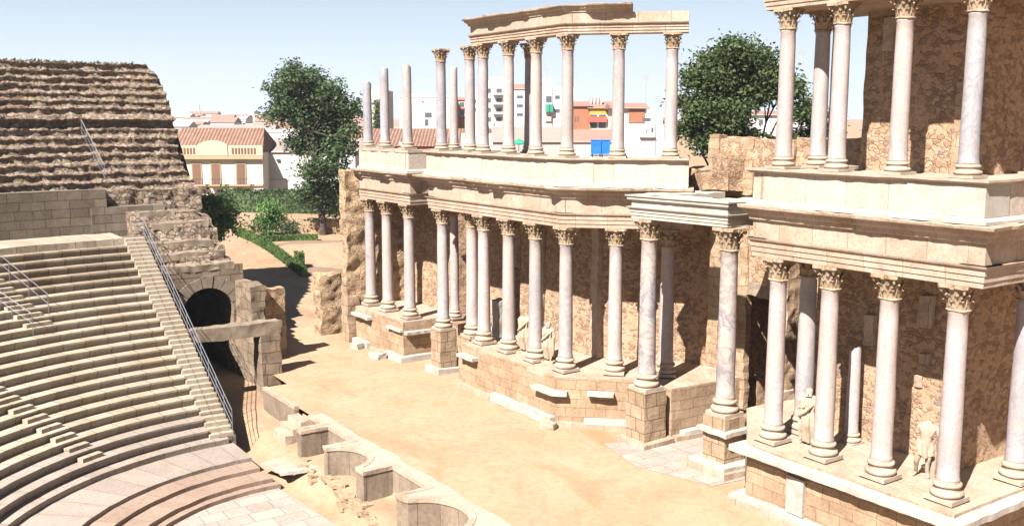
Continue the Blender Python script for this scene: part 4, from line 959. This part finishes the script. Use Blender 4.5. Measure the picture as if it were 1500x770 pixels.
# ------------------------------------------------------------------ trees, shrubs and hedges
def leaf(mb, c, size, rr):
    d = Vector((rr.gauss(0, 1), rr.gauss(0, 1), rr.gauss(0, 0.7))).normalized(); s_ = d.cross(Vector((rr.gauss(0, 1), rr.gauss(0, 1), rr.gauss(0, 1)))).normalized()
    q = mb.add([c - d * size, c + s_ * size * 0.5, c + d * size, c - s_ * size * 0.5]); mb.face([q, q + 1, q + 2, q + 3])
def foliage(lobes, n_clump, n_leaf, size, seed, clump=0.45):
    rr = random.Random(seed); mb = MB(); tips = []
    vol = sum(l[1] * l[1] for l in lobes)
    for c, R in lobes:
        for k in range(max(3, int(n_clump * R * R / vol))):
            d = Vector((rr.gauss(0, 1), rr.gauss(0, 1), rr.gauss(0, 1))).normalized() * R * (rr.random() ** 0.45) * rr.uniform(0.75, 1.12)
            p = c + Vector((d.x, d.y, d.z * 0.82))
            if noise.noise(p * (0.9 / max(0.6, R * 0.45)) + Vector((seed, 0, 0))) < -0.08: continue
            tips.append(p); cr = clump * rr.uniform(0.6, 1.3)
            for _ in range(n_leaf):
                leaf(mb, p + Vector((rr.gauss(0, cr), rr.gauss(0, cr), rr.gauss(0, cr * 0.6))), size * rr.uniform(0.6, 1.3), rr)
    return mb, tips
def tree(name, label, cat, base, lobes, n_clump, n_leaf, size, trunk_r, mat, seed, fork=0.3, group=None, limbs=14):
    o = thing(name, label, cat, base, group); rr = random.Random(seed)
    mb, tips = foliage(lobes, n_clump, n_leaf, size, seed); mb.build('crown', mat, o, fix=False)
    tops = max(lobes, key=lambda l: l[0].z)[0]; b0 = Vector(base)
    cx = sum((l[0] for l in lobes), Vector()) / len(lobes)
    pts = [b0 + Vector((0, 0, -0.3)), b0.lerp(cx, 0.35) + Vector((rr.uniform(-.15, .15), rr.uniform(-.15, .15), 0)), b0.lerp(cx, 0.8), cx.lerp(tops, 0.6), tops]
    mb = MB(); mb.tube(pts, [trunk_r * 1.25, trunk_r, trunk_r * 0.75, trunk_r * 0.4, 0.03], 9); mb.build('trunk', M['bark'], o, smooth=60)
    mb = MB()
    for c, R in lobes:
        a = pts[1].lerp(pts[3], rr.uniform(0.1, 0.8)); m_ = a.lerp(c, 0.55) + Vector((0, 0, -0.12 * (c - a).length))
        mb.tube([a, m_, c], [trunk_r * 0.42, trunk_r * 0.25, 0.035], 6)
        for _ in range(3): mb.tube([m_.lerp(c, 0.5), c + Vector((rr.gauss(0, 1), rr.gauss(0, 1), rr.gauss(0, .7))).normalized() * R * 0.8], [trunk_r * 0.14, 0.015], 5)
    mb.build('limbs', M['bark'], o, smooth=60); return o
def lobes_at(depth, L_, spread=0.9, seed=1):
    rr = random.Random(seed); k = depth / FOC
    return [(far(px, py, depth + rr.uniform(-1, 1) * r * k * spread), r * k) for px, py, r in L_]
T1 = [(432, 112, 26), (410, 128, 20), (455, 120, 26), (480, 140, 28), (425, 150, 30), (405, 165, 20), (450, 165, 36), (490, 172, 30), (516, 160, 17), (515, 195, 15), (470, 205, 34), (498, 215, 24), (440, 208, 22), (455, 245, 22), (485, 250, 28), (470, 282, 26), (447, 288, 20), (500, 278, 16), (482, 305, 18)]
base = hit(474, 344); D1 = base.dot(_fh)
tree('broadleaf_tree', 'tall dark green tree standing in the garden left of the columned facade', 'tree', base, lobes_at(D1, T1), 1500, 34, 0.165, 0.28, M['leaf1'], 3)
T2 = [(1075, 78, 26), (1045, 92, 24), (1105, 92, 28), (1020, 118, 20), (1060, 120, 34), (1100, 130, 34), (1135, 118, 26), (1005, 150, 16), (1030, 160, 26), (1065, 172, 30), (1160, 130, 22), (1185, 165, 22), (1010, 190, 18), (1045, 205, 24), (1090, 205, 22), (1180, 205, 20), (1150, 215, 16), (1205, 190, 18)]
p_ = far(1080, 200, 62); base2 = Vector((p_.x, p_.y, hground(p_.x, p_.y)))
tree('broadleaf_tree', 'large bright green tree rising behind the ragged wall over the central doorway', 'tree', base2, lobes_at(62, T2), 1700, 34, 0.145, 0.34, M['leaf2'], 5)
p_ = far(318, 330, 64)
tree('small_tree', 'small green tree at the end of the ruined seats above the arched entrance', 'tree', (p_.x, p_.y, hground(p_.x, p_.y)), lobes_at(64, [(312, 302, 16), (325, 318, 16), (305, 320, 14), (318, 334, 13), (332, 330, 9), (300, 295, 9)]), 300, 28, 0.13, 0.1, M['shrub'], 9)
b_ = hit(395, 345); Db = b_.dot(_fh)
tree('garden_shrub', 'upright light green shrub in the garden hedge bed', 'shrub', b_, lobes_at(Db, [(395, 306, 13), (402, 318, 12), (388, 320, 11), (396, 332, 12)]), 240, 26, 0.13, 0.07, M['shrub'], 11)
b_ = hit(372, 346); Db = b_.dot(_fh)
tree('garden_shrub', 'low dark round shrub left of the upright light green shrub', 'shrub', b_, lobes_at(Db, [(370, 332, 10), (380, 336, 9)]), 60, 22, 0.1, 0.05, M['hedge'], 13)
b_ = hit(418, 346); Db = b_.dot(_fh)
tree('garden_shrub', 'dark clipped shrub right of the upright light green shrub', 'shrub', b_, lobes_at(Db, [(414, 332, 9), (424, 333, 9)]), 60, 22, 0.1, 0.05, M['leaf1'], 15)
def hedge(label, pts, wid, ht, seed, n=260, size=0.07, mat='hedge'):
    rr = random.Random(seed); P = [Vector((p[0], p[1])) for p in pts]; mb = MB()
    for a, b__ in zip(P, P[1:]):
        d = b__ - a; L_ = d.length; nn = Vector((d.y, -d.x)).normalized()
        for _ in range(int(n * L_ * (ht + wid))):
            t = rr.random(); side = rr.random(); q = rr.uniform(-0.5, 0.5)
            if side < 0.45: off, z = q * wid, ht * rr.uniform(0.9, 1.04)
            else: off, z = (0.5 if rr.random() < 0.5 else -0.5) * wid * rr.uniform(0.85, 1.05), rr.uniform(0, ht)
            c = a + d * t + nn * off; h_ = 1 + 0.12 * noise.noise(Vector((c.x * 1.2, c.y * 1.2, 3)))
            leaf(mb, Vector((c.x, c.y, hground(c.x, c.y) + z * h_)), size * rr.uniform(0.7, 1.4), rr)
    ctr = P[len(P) // 2]; o = thing('hedge', label, 'hedge', (ctr.x, ctr.y, hground(ctr.x, ctr.y)))
    mb.build('foliage', M[mat], o, fix=False)
    mb = MB()
    for a, b__ in zip(P, P[1:]):
        d = b__ - a; nn = Vector((d.y, -d.x)).normalized() * wid * 0.42; k = max(1, int(d.length / 1.0))
        for i in range(k):
            p, q = a + d * (i / k), a + d * ((i + 1) / k)
            mb.prism([tuple(p - nn), tuple(q - nn), tuple(q + nn), tuple(p + nn)], lambda x, y: hground(x, y) - 0.2, lambda x, y: hground(x, y) + ht * 0.88)
    mb.build('woody_core', M[mat], o); return o
g_ = lambda px, py: hit(px, py)
hedge('low clipped hedge curving along the sandy garden path', [g_(348, 343), g_(368, 352), g_(392, 365), g_(412, 379), g_(430, 393), g_(446, 406)], 0.6, 0.62, 1)
hedge('small clipped hedge block at the near end of the curving path hedge', [g_(432, 392), g_(446, 392)], 0.8, 1.15, 2)
hedge('low hedge line crossing the garden bed in front of the tall dark tree', [g_(388, 354), g_(430, 352), g_(466, 352)], 0.5, 0.5, 3)
pa, pb = far(322, 300, 104), far(520, 300, 104)
hedge('long tall dark hedge in front of the yellow house and the white wall', [pa, pa.lerp(pb, 0.5), pb], 1.0, 2.3, 4, n=90, size=0.13, mat='leaf1')
mb = MB(); q = [hit(388, 362), hit(430, 353), hit(520, 352), hit(530, 400), hit(448, 404), hit(425, 388)]
bb = mb.add([(p.x, p.y, hground(p.x, p.y) + 0.03) for p in q]); mb.face([bb + i for i in range(6)][::-1])
tag(mb.build('planting_bed', M['bed'], cell=0.9, fix=False), kind='structure')
pa, pb = hit(428, 342), hit(512, 342); d = (pb - pa); nn = Vector((d.y, -d.x, 0)).normalized() * 0.35
mb = MB(); mb.prism([(pa - nn).xy[:], (pb - nn).xy[:], (pb + nn).xy[:], (pa + nn).xy[:]], lambda x, y: hground(x, y) - 0.3, lambda x, y: hground(x, y) + 1.35)
tag(mb.build('garden_wall', M['rubble_end'], cell=0.35, rough_=0.1, smooth=35), 'low dry stone wall behind the trunk of the tall dark tree', 'wall')

# ------------------------------------------------------------------ the town behind
M['yellow'] = plaster('cream yellow plaster', (0.62, 0.56, 0.485)); M['white'] = plaster('white plaster', (0.62, 0.61, 0.60), 0.25); M['cream'] = plaster('cream plaster', (0.66, 0.60, 0.48), 0.2)
M['ochre'] = plaster('pale ochre plaster', (0.53, 0.455, 0.33)); M['trim'] = plaster('ochre trim', (0.42, 0.33, 0.20)); M['shutter'] = plaster('brown shutters', (0.20, 0.115, 0.08)); M['glass'] = flat('dark window glass', (0.07, 0.085, 0.10), 0.15)
M['redwall'] = plaster('red painted wall', (0.42, 0.10, 0.06)); M['orange'] = plaster('orange brick wall', (0.36, 0.16, 0.09)); M['bright'] = plaster('bright yellow plaster', (0.55, 0.36, 0.06))
M['roof'] = tiles('terracotta roof tiles', (0.19, 0.10, 0.07), (0.34, 0.215, 0.16)); M['grey_roof'] = plaster('grey brown roof', (0.30, 0.26, 0.23), 0.3); M['greywall'] = plaster('grey concrete wall', (0.42, 0.40, 0.39))
M['green'] = flat('green paint', (0.02, 0.22, 0.14), 0.6); M['blue'] = flat('blue plastic', (0.01, 0.12, 0.42), 0.45); M['pinkroof'] = plaster('faded red roof', (0.32, 0.19, 0.15)); M['awning'] = flat('red awning', (0.42, 0.08, 0.06), 0.7)
class House:
    """a block facing the theatre: edges given as compass spots, so the far town keeps its surveyed place"""
    def __init__(s, name, label, cat, x0, x1, ytop, D, wall, deep=9.0, yaw=0.0, group=None):
        a, b_ = far(x0, ytop, D), far(x1, ytop, D); s.D, s.x0, s.x1 = D, x0, x1
        c = (a + b_) / 2; s.w = (b_ - a).length; s.top = c.z; s.g = hground(c.x, c.y) - 0.5
        ax = (b_ - a).normalized(); s.ax = Vector((ax.x, ax.y, 0)).normalized(); s.nx = Vector((-s.ax.y, s.ax.x, 0))
        s.a, s.deep = Vector((a.x, a.y, 0)), deep; s.k = s.w / (x1 - x0)
        s.o = thing(name, label, cat, (c.x, c.y, s.g), group)
        mb = MB(); mb.prism([s.pt(0, 0), s.pt(s.w, 0), s.pt(s.w, deep), s.pt(0, deep)], s.g, s.top); mb.build('wall', M[wall], s.o)
    def pt(s, u, v): p = s.a + s.ax * u + s.nx * v; return (p.x, p.y)
    def u(s, px): return (px - s.x0) * s.k
    def z(s, py): return far((s.x0 + s.x1) / 2, py, s.D).z
    def rect(s, name, mat, x0, x1, y0, y1, out=0.06, into=0.1, parent=None):
        mb = MB(); mb.prism([s.pt(s.u(x0), -out), s.pt(s.u(x1), -out), s.pt(s.u(x1), into), s.pt(s.u(x0), into)], s.z(y1), s.z(y0))
        return mb.build(name, M[mat], parent or s.o)
    def window(s, x0, x1, y0, y1, frame='white', pane='glass', f=0.8):
        w = s.rect('window', frame, x0 - f, x1 + f, y0 - f, y1 + f, 0.05); s.rect('pane', pane, x0, x1, y0, y1, 0.08, 0.0, w)
    def gable(s, yr, mat='roof', over=0.4, hip=0.0, front_only=False):
        zr, ze = s.z(yr), s.top; mb = MB(); w, d = s.w, s.deep; h = hip
        P = [(*s.pt(-over, -over), ze - 0.1), (*s.pt(w + over, -over), ze - 0.1), (*s.pt(w + over, d + over), ze - 0.1), (*s.pt(-over, d + over), ze - 0.1), (*s.pt(-over + h, d / 2), zr), (*s.pt(w + over - h, d / 2), zr)]
        b0 = mb.add(P); sl = math.hypot(d / 2, zr - ze)
        mb.face([b0, b0 + 1, b0 + 5, b0 + 4], [(0, 0), (w, 0), (w - h, sl), (h, sl)]); mb.face([b0 + 2, b0 + 3, b0 + 4, b0 + 5], [(0, 0), (w, 0), (w - h, sl), (h, sl)])
        mb.face([b0 + 1, b0 + 2, b0 + 5], [(0, 0), (d, 0), (d / 2, sl)]); mb.face([b0 + 3, b0, b0 + 4], [(0, 0), (d, 0), (d / 2, sl)]); mb.face([b0 + 3, b0 + 2, b0 + 1, b0])
        return mb.build('roof', M[mat], s.o)
    def parapet(s, h=0.5, mat='white'):
        mb = MB(); mb.prism([s.pt(-0.1, -0.1), s.pt(s.w + 0.1, -0.1), s.pt(s.w + 0.1, 0.15), s.pt(-0.1, 0.15)], s.top - 0.15, s.top + h); return mb.build('roof_edge', M[mat], s.o)
    def block(s, name, mat, x0, x1, ytop, v0=2.0, v1=5.0):
        mb = MB(); mb.prism([s.pt(s.u(x0), v0), s.pt(s.u(x1), v0), s.pt(s.u(x1), v1), s.pt(s.u(x0), v1)], s.top - 0.1, s.z(ytop)); return mb.build(name, M[mat], s.o)
h = House('town_house', 'cream yellow two storey house with tiled roof, brown shutters and curved gable', 'house', 238, 384, 222, 110, 'yellow', 9)
h.gable(188, hip=0.9, over=0.1)
h.rect('cornice', 'trim', 236, 386, 228.5, 233, 0.45); h.rect('string_course', 'trim', 238, 384, 270, 272.5, 0.18)
h.rect('parapet_band', 'ochre', 238, 385, 213, 228, 0.12, 0.12)
mb = MB(); ring = [(290, 213)] + [(312 + 22 * math.sin(R_(q)), 213 - 6.5 * (1 + math.cos(R_(q * 2))) / 2 - 1) for q in range(-80, 81, 16)] + [(334, 213)]
rr_ = [[(*h.pt(h.u(x), v), h.z(y)) for x, y in ring + [(334, 228), (290, 228)]] for v in (-0.22, 0.15)]; mb.loft(rr_); mb.build('curved_gable', M['ochre'], h.o)
for x0, x1 in ((263, 287), (338, 376)):
    pnl = h.rect('balustrade', 'ochre', x0, x1, 215, 226, 0.13, 0.0)
    k = 0
    mb = MB()
    for q in range(int((x1 - x0) / 4.6)): mb.prism([h.pt(h.u(x0 + 2 + q * 4.6), -0.2), h.pt(h.u(x0 + 4.4 + q * 4.6), -0.2), h.pt(h.u(x0 + 4.4 + q * 4.6), 0), h.pt(h.u(x0 + 2 + q * 4.6), 0)], h.z(225), h.z(216.5))
    mb.build('baluster_pattern', M['shutter'], pnl)
for x0, x1 in ((281, 293), (309, 321), (346, 358)):
    w = h.rect('window', 'trim', x0 - 1.6, x1 + 1.6, 238, 271, 0.08); h.rect('shutter', 'shutter', x0, x1, 240, 271, 0.1, 0.0, w)
    bal = h.rect('balcony', 'trim', x0 - 2, x1 + 9, 270, 272, 0.7, 0.0)
    for q in range(6):
        h.rect('railing_bar', 'dark_metal', x0 - 2 + q * (x1 - x0 + 10) / 5, x0 - 1.7 + q * (x1 - x0 + 10) / 5, 262, 270, 0.7, -0.62, bal)
    h.rect('railing_top', 'dark_metal', x0 - 2, x1 + 9, 261.5, 262.3, 0.7, -0.62, bal); h.rect('door', 'shutter', x0, x1, 284, 296, 0.06)
h = House('white_building', 'plain white walled building with brownish flat roof right of the yellow house', 'building', 386, 520, 222, 113, 'white', 14)
h.gable(204, 'grey_roof', 0.2); h.rect('green_door', 'green', 405, 419, 277, 300, 0.08); h.rect('drain_pipe', 'greywall', 386.5, 388, 232, 275, 0.12); h.rect('cable', 'greywall', 388, 422, 262.5, 263.6, 0.08); h.rect('wall_lamp', 'dark_metal', 405, 410, 233, 236, 0.2)
h = House('white_building', 'low white flat roofed building behind the yellow house roof', 'building', 362, 505, 192, 150, 'white', 10); h.window(378, 383, 202, 206); h.parapet(0.3)
h = House('red_building', 'long low dark red building with tiled roof behind the broken shafts', 'building', 507, 712, 213, 118, 'redwall', 13); h.gable(189, 'roof', 0.5)
h.rect('white_door', 'white', 585, 589, 208, 228, 0.08)
h = House('white_block', 'white cubic block with one small window between the upper columns', 'building', 584, 664, 142, 200, 'white', 12); h.block('roof_room', 'white', 596, 640, 137); h.window(622, 632, 165, 172); h.window(618, 620.5, 148, 150.5); h.rect('doorway', 'glass', 622, 627, 175, 184); h.parapet(0.4)
h = House('cream_apartment_block', 'cream apartment block seen between the first two broken shafts', 'building', 534, 566, 132, 215, 'cream', 12); h.block('roof_room', 'cream', 546, 560, 127)
for yy in (142, 156, 170): h.window(539, 543, yy, yy + 6); h.rect('balcony', 'white', 549, 564, yy + 6, yy + 8, 0.8)
h = House('brick_building', 'narrow dark red brick building between the lone capital column and the next', 'building', 664, 686, 146, 210, 'orange', 10); h.rect('balcony', 'redwall', 670, 684, 158, 160, 0.8); h.rect('balcony', 'redwall', 670, 684, 170, 172, 0.8); h.window(673, 680, 150, 157); h.window(673, 680, 162, 169); h.gable(142, 'pinkroof', 0.2)
h = House('cream_tower_block', 'slim cream block left of the white apartments', 'building', 684, 704, 133, 205, 'cream', 10); h.window(693, 697, 146, 151); h.window(693, 697, 158, 163)
h = House('white_apartment_block', 'tall white apartment block with balconies behind the second roofed column', 'building', 706, 752, 118, 190, 'white', 12); h.block('roof_room', 'greywall', 716, 738, 112)
for yy in (130, 144, 158, 172):
    h.window(713, 719, yy, yy + 6); h.window(727, 735, yy, yy + 6); h.rect('balcony', 'greywall', 722, 742, yy + 7, yy + 9.5, 1.0)
h = House('gabled_apartment_block', 'white gabled apartment block left of the green awning block', 'building', 750, 798, 130, 182, 'white', 10); h.gable(122, 'pinkroof', 0.2)
for yy in (140, 153, 166): h.window(757, 766, yy, yy + 4); h.window(776, 782, yy, yy + 4)
h = House('white_awning_block', 'white apartment block with a green awning and roof tower', 'building', 794, 842, 128, 178, 'white', 12); h.block('roof_tower', 'white', 796, 809, 114); h.rect('green_awning', 'green', 798.5, 810, 153, 164, 0.9); h.rect('balcony_recess', 'glass', 799, 808, 141, 150); h.rect('balcony_rail', 'greywall', 799, 808, 170, 178, 0.3)
for yy in (140, 160): h.window(813, 820, yy, yy + 5)
h.window(826, 834, 142, 147); h.window(826, 834, 160, 166)
h = House('orange_building', 'orange brick building with red tiled roof edge left of the yellow facade', 'building', 838, 866, 155, 150, 'orange', 12); h.gable(147.5, 'pinkroof', 0.3)
for x in (842, 846): h.rect('slit_window', 'glass', x, x + 1.2, 171, 178)
h = House('yellow_facade_house', 'bright yellow house front with two awninged windows behind a pole', 'house', 864, 902, 158, 149.4, 'bright', 12); h.gable(147.5, 'pinkroof', 0.3)
h.rect('white_surround', 'cream', 866, 893, 167.5, 190, 0.04)
for x in (864.5, 877.5): h.rect('window', 'glass', x, x + 10, 168, 188, 0.08); h.rect('awning', 'awning', x - 2, x + 11, 171, 179, 0.7)
for k in range(4): h.block('roof_tank', 'greywall', 866 + k * 5, 869.5 + k * 5, 141.5, 3, 4)
h = House('brick_house', 'salmon brick house with long red roof at right of the streaked column', 'house', 900, 947, 158, 140, 'white', 10); h.rect('brick_panel', 'orange', 921, 944.5, 160.5, 180, 0.12); h.gable(150, 'pinkroof', 0.5)
h = House('white_house', 'white house with grey ledge and tiny windows left of the big tree', 'house', 905, 992, 182, 112, 'white', 10); h.window(954, 957, 187, 193); h.window(946, 948, 191, 193); h.rect('ledge', 'greywall', 937, 960, 199.5, 201.5, 0.3); h.block('roof_hut', 'white', 957, 975, 162); h.block('roof_room', 'orange', 968, 985, 172, 5, 8); h.rect('roof_vent', 'glass', 941, 953, 173, 178, 0.1)
h.rect('drain_pipe', 'greywall', 959.2, 960.4, 172, 226, 0.1)
h = House('low_house', 'low white house with orange roof slope behind the blue tanks', 'house', 838, 904, 207, 104, 'white', 7); h.gable(190, 'pinkroof', 0.2)
h = House('garden_building', 'low white building with brown roof between upper columns left of the orange house', 'building', 722, 836, 207, 108, 'greywall', 8); h.block('side_room', 'white', 724, 752, 182, 4, 8); h.gable(186, 'grey_roof', 0.2)
h = House('white_shed', 'small white shed roofs behind the roofed columns', 'building', 676, 724, 196, 114, 'white', 8); h.block('side_room', 'white', 694, 715, 186, 2, 6)
h = House('white_house', 'white house glimpsed through the branches of the big tree', 'house', 1098, 1150, 168, 135, 'white', 9); h.gable(162, 'pinkroof', 0.3); h.window(1112, 1118, 175, 182)
# blue tanks on a dark stand
for k, (x0, x1) in enumerate(((866, 880), (881, 894))):
    a, c = far(x0, 226, 96), far(x1, 206, 96); o = thing('water_tank', ('left', 'right')[k] + ' blue box shaped tank on the dark stand behind the upper columns', 'tank', (a.x, a.y, a.z), 'blue tanks on the dark stand')
    ax = Vector((c.x - a.x, c.y - a.y, 0)); nn = Vector((-ax.y, ax.x, 0)).normalized() * 0.9
    mb = MB(); mb.prism([a.xy[:], (a + ax).xy[:], (a + ax + nn).xy[:], (a + nn).xy[:]], a.z, c.z); mb.build('body', M['blue'], o, cell=0.3, rough_=0.03)
    mb = MB(); mb.prism([(a - nn * .04).xy[:], (a + ax - nn * .04).xy[:], (a + ax + nn * 1.04).xy[:], (a + nn * 1.04).xy[:]], c.z, c.z + 0.07); mb.build('lid', M['blue'], o)
o = thing('tank_stand', 'dark stand carrying the two blue tanks', 'stand', far(880, 240, 96.2))
for x in (868, 879, 882, 893):
    a = far(x, 226, 96.4); mb = MB(); mb.tube([(a.x, a.y, hground(a.x, a.y)), (a.x, a.y, a.z)], 0.07, 6); mb.build('leg', M['dark_metal'], o)
a, c = far(865, 227, 96), far(895, 227, 96); nn = Vector((-(c - a).y, (c - a).x, 0)).normalized() * 0.9
mb = MB(); mb.prism([a.xy[:], c.xy[:], (c + nn).xy[:], (a + nn).xy[:]], a.z - 0.12, a.z - 0.01); mb.build('platform', M['dark_metal'], o)
# parasol, poles and aerials
p = far(760, 214, 101); o = thing('parasol', 'small green parasol behind the roofed upper columns', 'parasol', p)
mb = MB(); mb.lathe([(0.02, 0.75), (0.95, 0.25), (0.93, 0.2), (0.02, 0.68)], 8, p); mb.build('canopy', M['green'], o)
mb = MB(); mb.tube([(p.x, p.y, hground(p.x, p.y)), (p.x, p.y, p.z + 0.8)], 0.035, 6); mb.build('pole', M['metal'], o)
def mast(label, px, y0_, y1_, D, r=0.06, arms=0):
    a, c = far(px, y0_, D), far(px, y1_, D); o = thing('aerial_mast', label, 'mast', (a.x, a.y, a.z))
    mb = MB(); mb.tube([(a.x, a.y, hground(a.x, a.y)), (a.x, a.y, c.z)], r, 5); mb.build('pole', M['greywall'], o)
    for k in range(arms):
        zz = c.z - 0.25 * k - 0.1; mb = MB(); mb.tube([(a.x - _r.x * 0.5, a.y - _r.y * 0.5, zz), (a.x + _r.x * 0.5, a.y + _r.y * 0.5, zz)], r * 0.6, 4); mb.build('crossbar', M['greywall'], o)
mast('thin aerial mast right of the streaked upper column', 945, 160, 110, 150, 0.06, 3)
mast('short aerial on the roof left of the big tree', 964, 168, 140, 118, 0.05, 3)
mast('tall thin chimney mast on the distant skyline', 293, 172, 152, 640, 0.5)
mast('thin aerial on the roof tower of the green awning block', 800, 116, 100, 176, 0.06, 2)
mast('thin aerial between the near upper columns', 1172, 150, 75, 160, 0.07, 3)
a = far(553, 192, 190)
tree('cypress_tree', 'slim dark cypress between the first two broken shafts', 'tree', (a.x, a.y, hground(a.x, a.y)), [(far(553.5, y, 190), (2.2 + (y - 148) * 0.05) * 190 / FOC) for y in range(150, 200, 6)], 130, 20, 0.25, 0.15, M['leaf1'], 21)
# the hazy far town: separate houses, alike
M['far_white'] = plaster('far white walls', (0.62, 0.62, 0.63)); M['far_tan'] = plaster('far tan walls', (0.48, 0.42, 0.38))
rr = random.Random(5); GR = 'far houses on the skyline'
for k in range(120):
    px = rr.uniform(245, 560) if k < 85 else rr.uniform(560, 1190); D = rr.uniform(240, 900); w = rr.uniform(7, 22) * FOC / D / 2
    gz = hground(*far(px, 175, D).xy[:]); ht = rr.uniform(3.5, 7.5); yt = HORIZ + (CAM_H - gz - ht) / D * FOC
    h = House('distant_house', 'small pale house in the far town on the hazy skyline', 'house', px - w, px + w, yt, D, rr.choice(('far_white', 'far_white', 'far_tan')), rr.uniform(8, 14), group=GR)
    h.gable(yt - rr.uniform(1.0, 2.2) * FOC / D, rr.choice(('pinkroof', 'grey_roof', 'pinkroof', 'greywall')), 0.3)
for px, w, yt, D, m, lab in ((285, 19, 175, 420, 'greywall', 'long bluish grey hall on the skyline left of the mast'), (317, 15, 170, 520, 'far_white', 'long white factory hall on the skyline right of the mast'), (367, 5, 163, 600, 'far_white', 'tall white tower building on the skyline'), (358, 3, 167, 610, 'greywall', 'dark slim tower on the skyline beside the white tower'), (378, 8, 169, 560, 'far_tan', 'tan block on the skyline right of the white tower')):
    h = House('distant_building', lab, 'building', px - w, px + w, yt, D, m, 14); h.parapet(0.6, m)
for k in range(70):                                      # far trees among them
    px = rr.uniform(245, 520); D = rr.uniform(230, 800); p = far(px, 175, D); gz = hground(p.x, p.y); s_ = rr.uniform(1.6, 3.2)
    mb, _t = foliage([(Vector((p.x, p.y, gz + s_ * 1.1)), s_), (Vector((p.x + s_, p.y, gz + s_ * 0.8)), s_ * 0.8)], 26, 10, 0.5, k, 0.6)
    tag(mb.build('distant_tree', M['leaf1'], fix=False), 'dark round tree among the far houses on the skyline', 'tree', 'far trees on the skyline')

# ------------------------------------------------------------------ summer haze over the plain
mb = MB(); mb.box(-1500, 1900, -500, 2400, -3.0, 34.0); hzo = mb.build('haze', M['dark'], loc=(0, 0, -3.0))
g = bpy.data.materials.new('haze air'); g.use_nodes = True; nt = g.node_tree; nt.nodes.clear()
out = nt.nodes.new('ShaderNodeOutputMaterial'); pv = nt.nodes.new('ShaderNodeVolumePrincipled'); nt.links.new(pv.outputs[0], out.inputs['Volume'])
pv.inputs['Color'].default_value = (0.85, 0.9, 1.0, 1); pv.inputs['Density'].default_value = 0.00022; pv.inputs['Anisotropy'].default_value = 0.2
hzo.data.materials.clear(); hzo.data.materials.append(g); tag(hzo, kind='stuff')
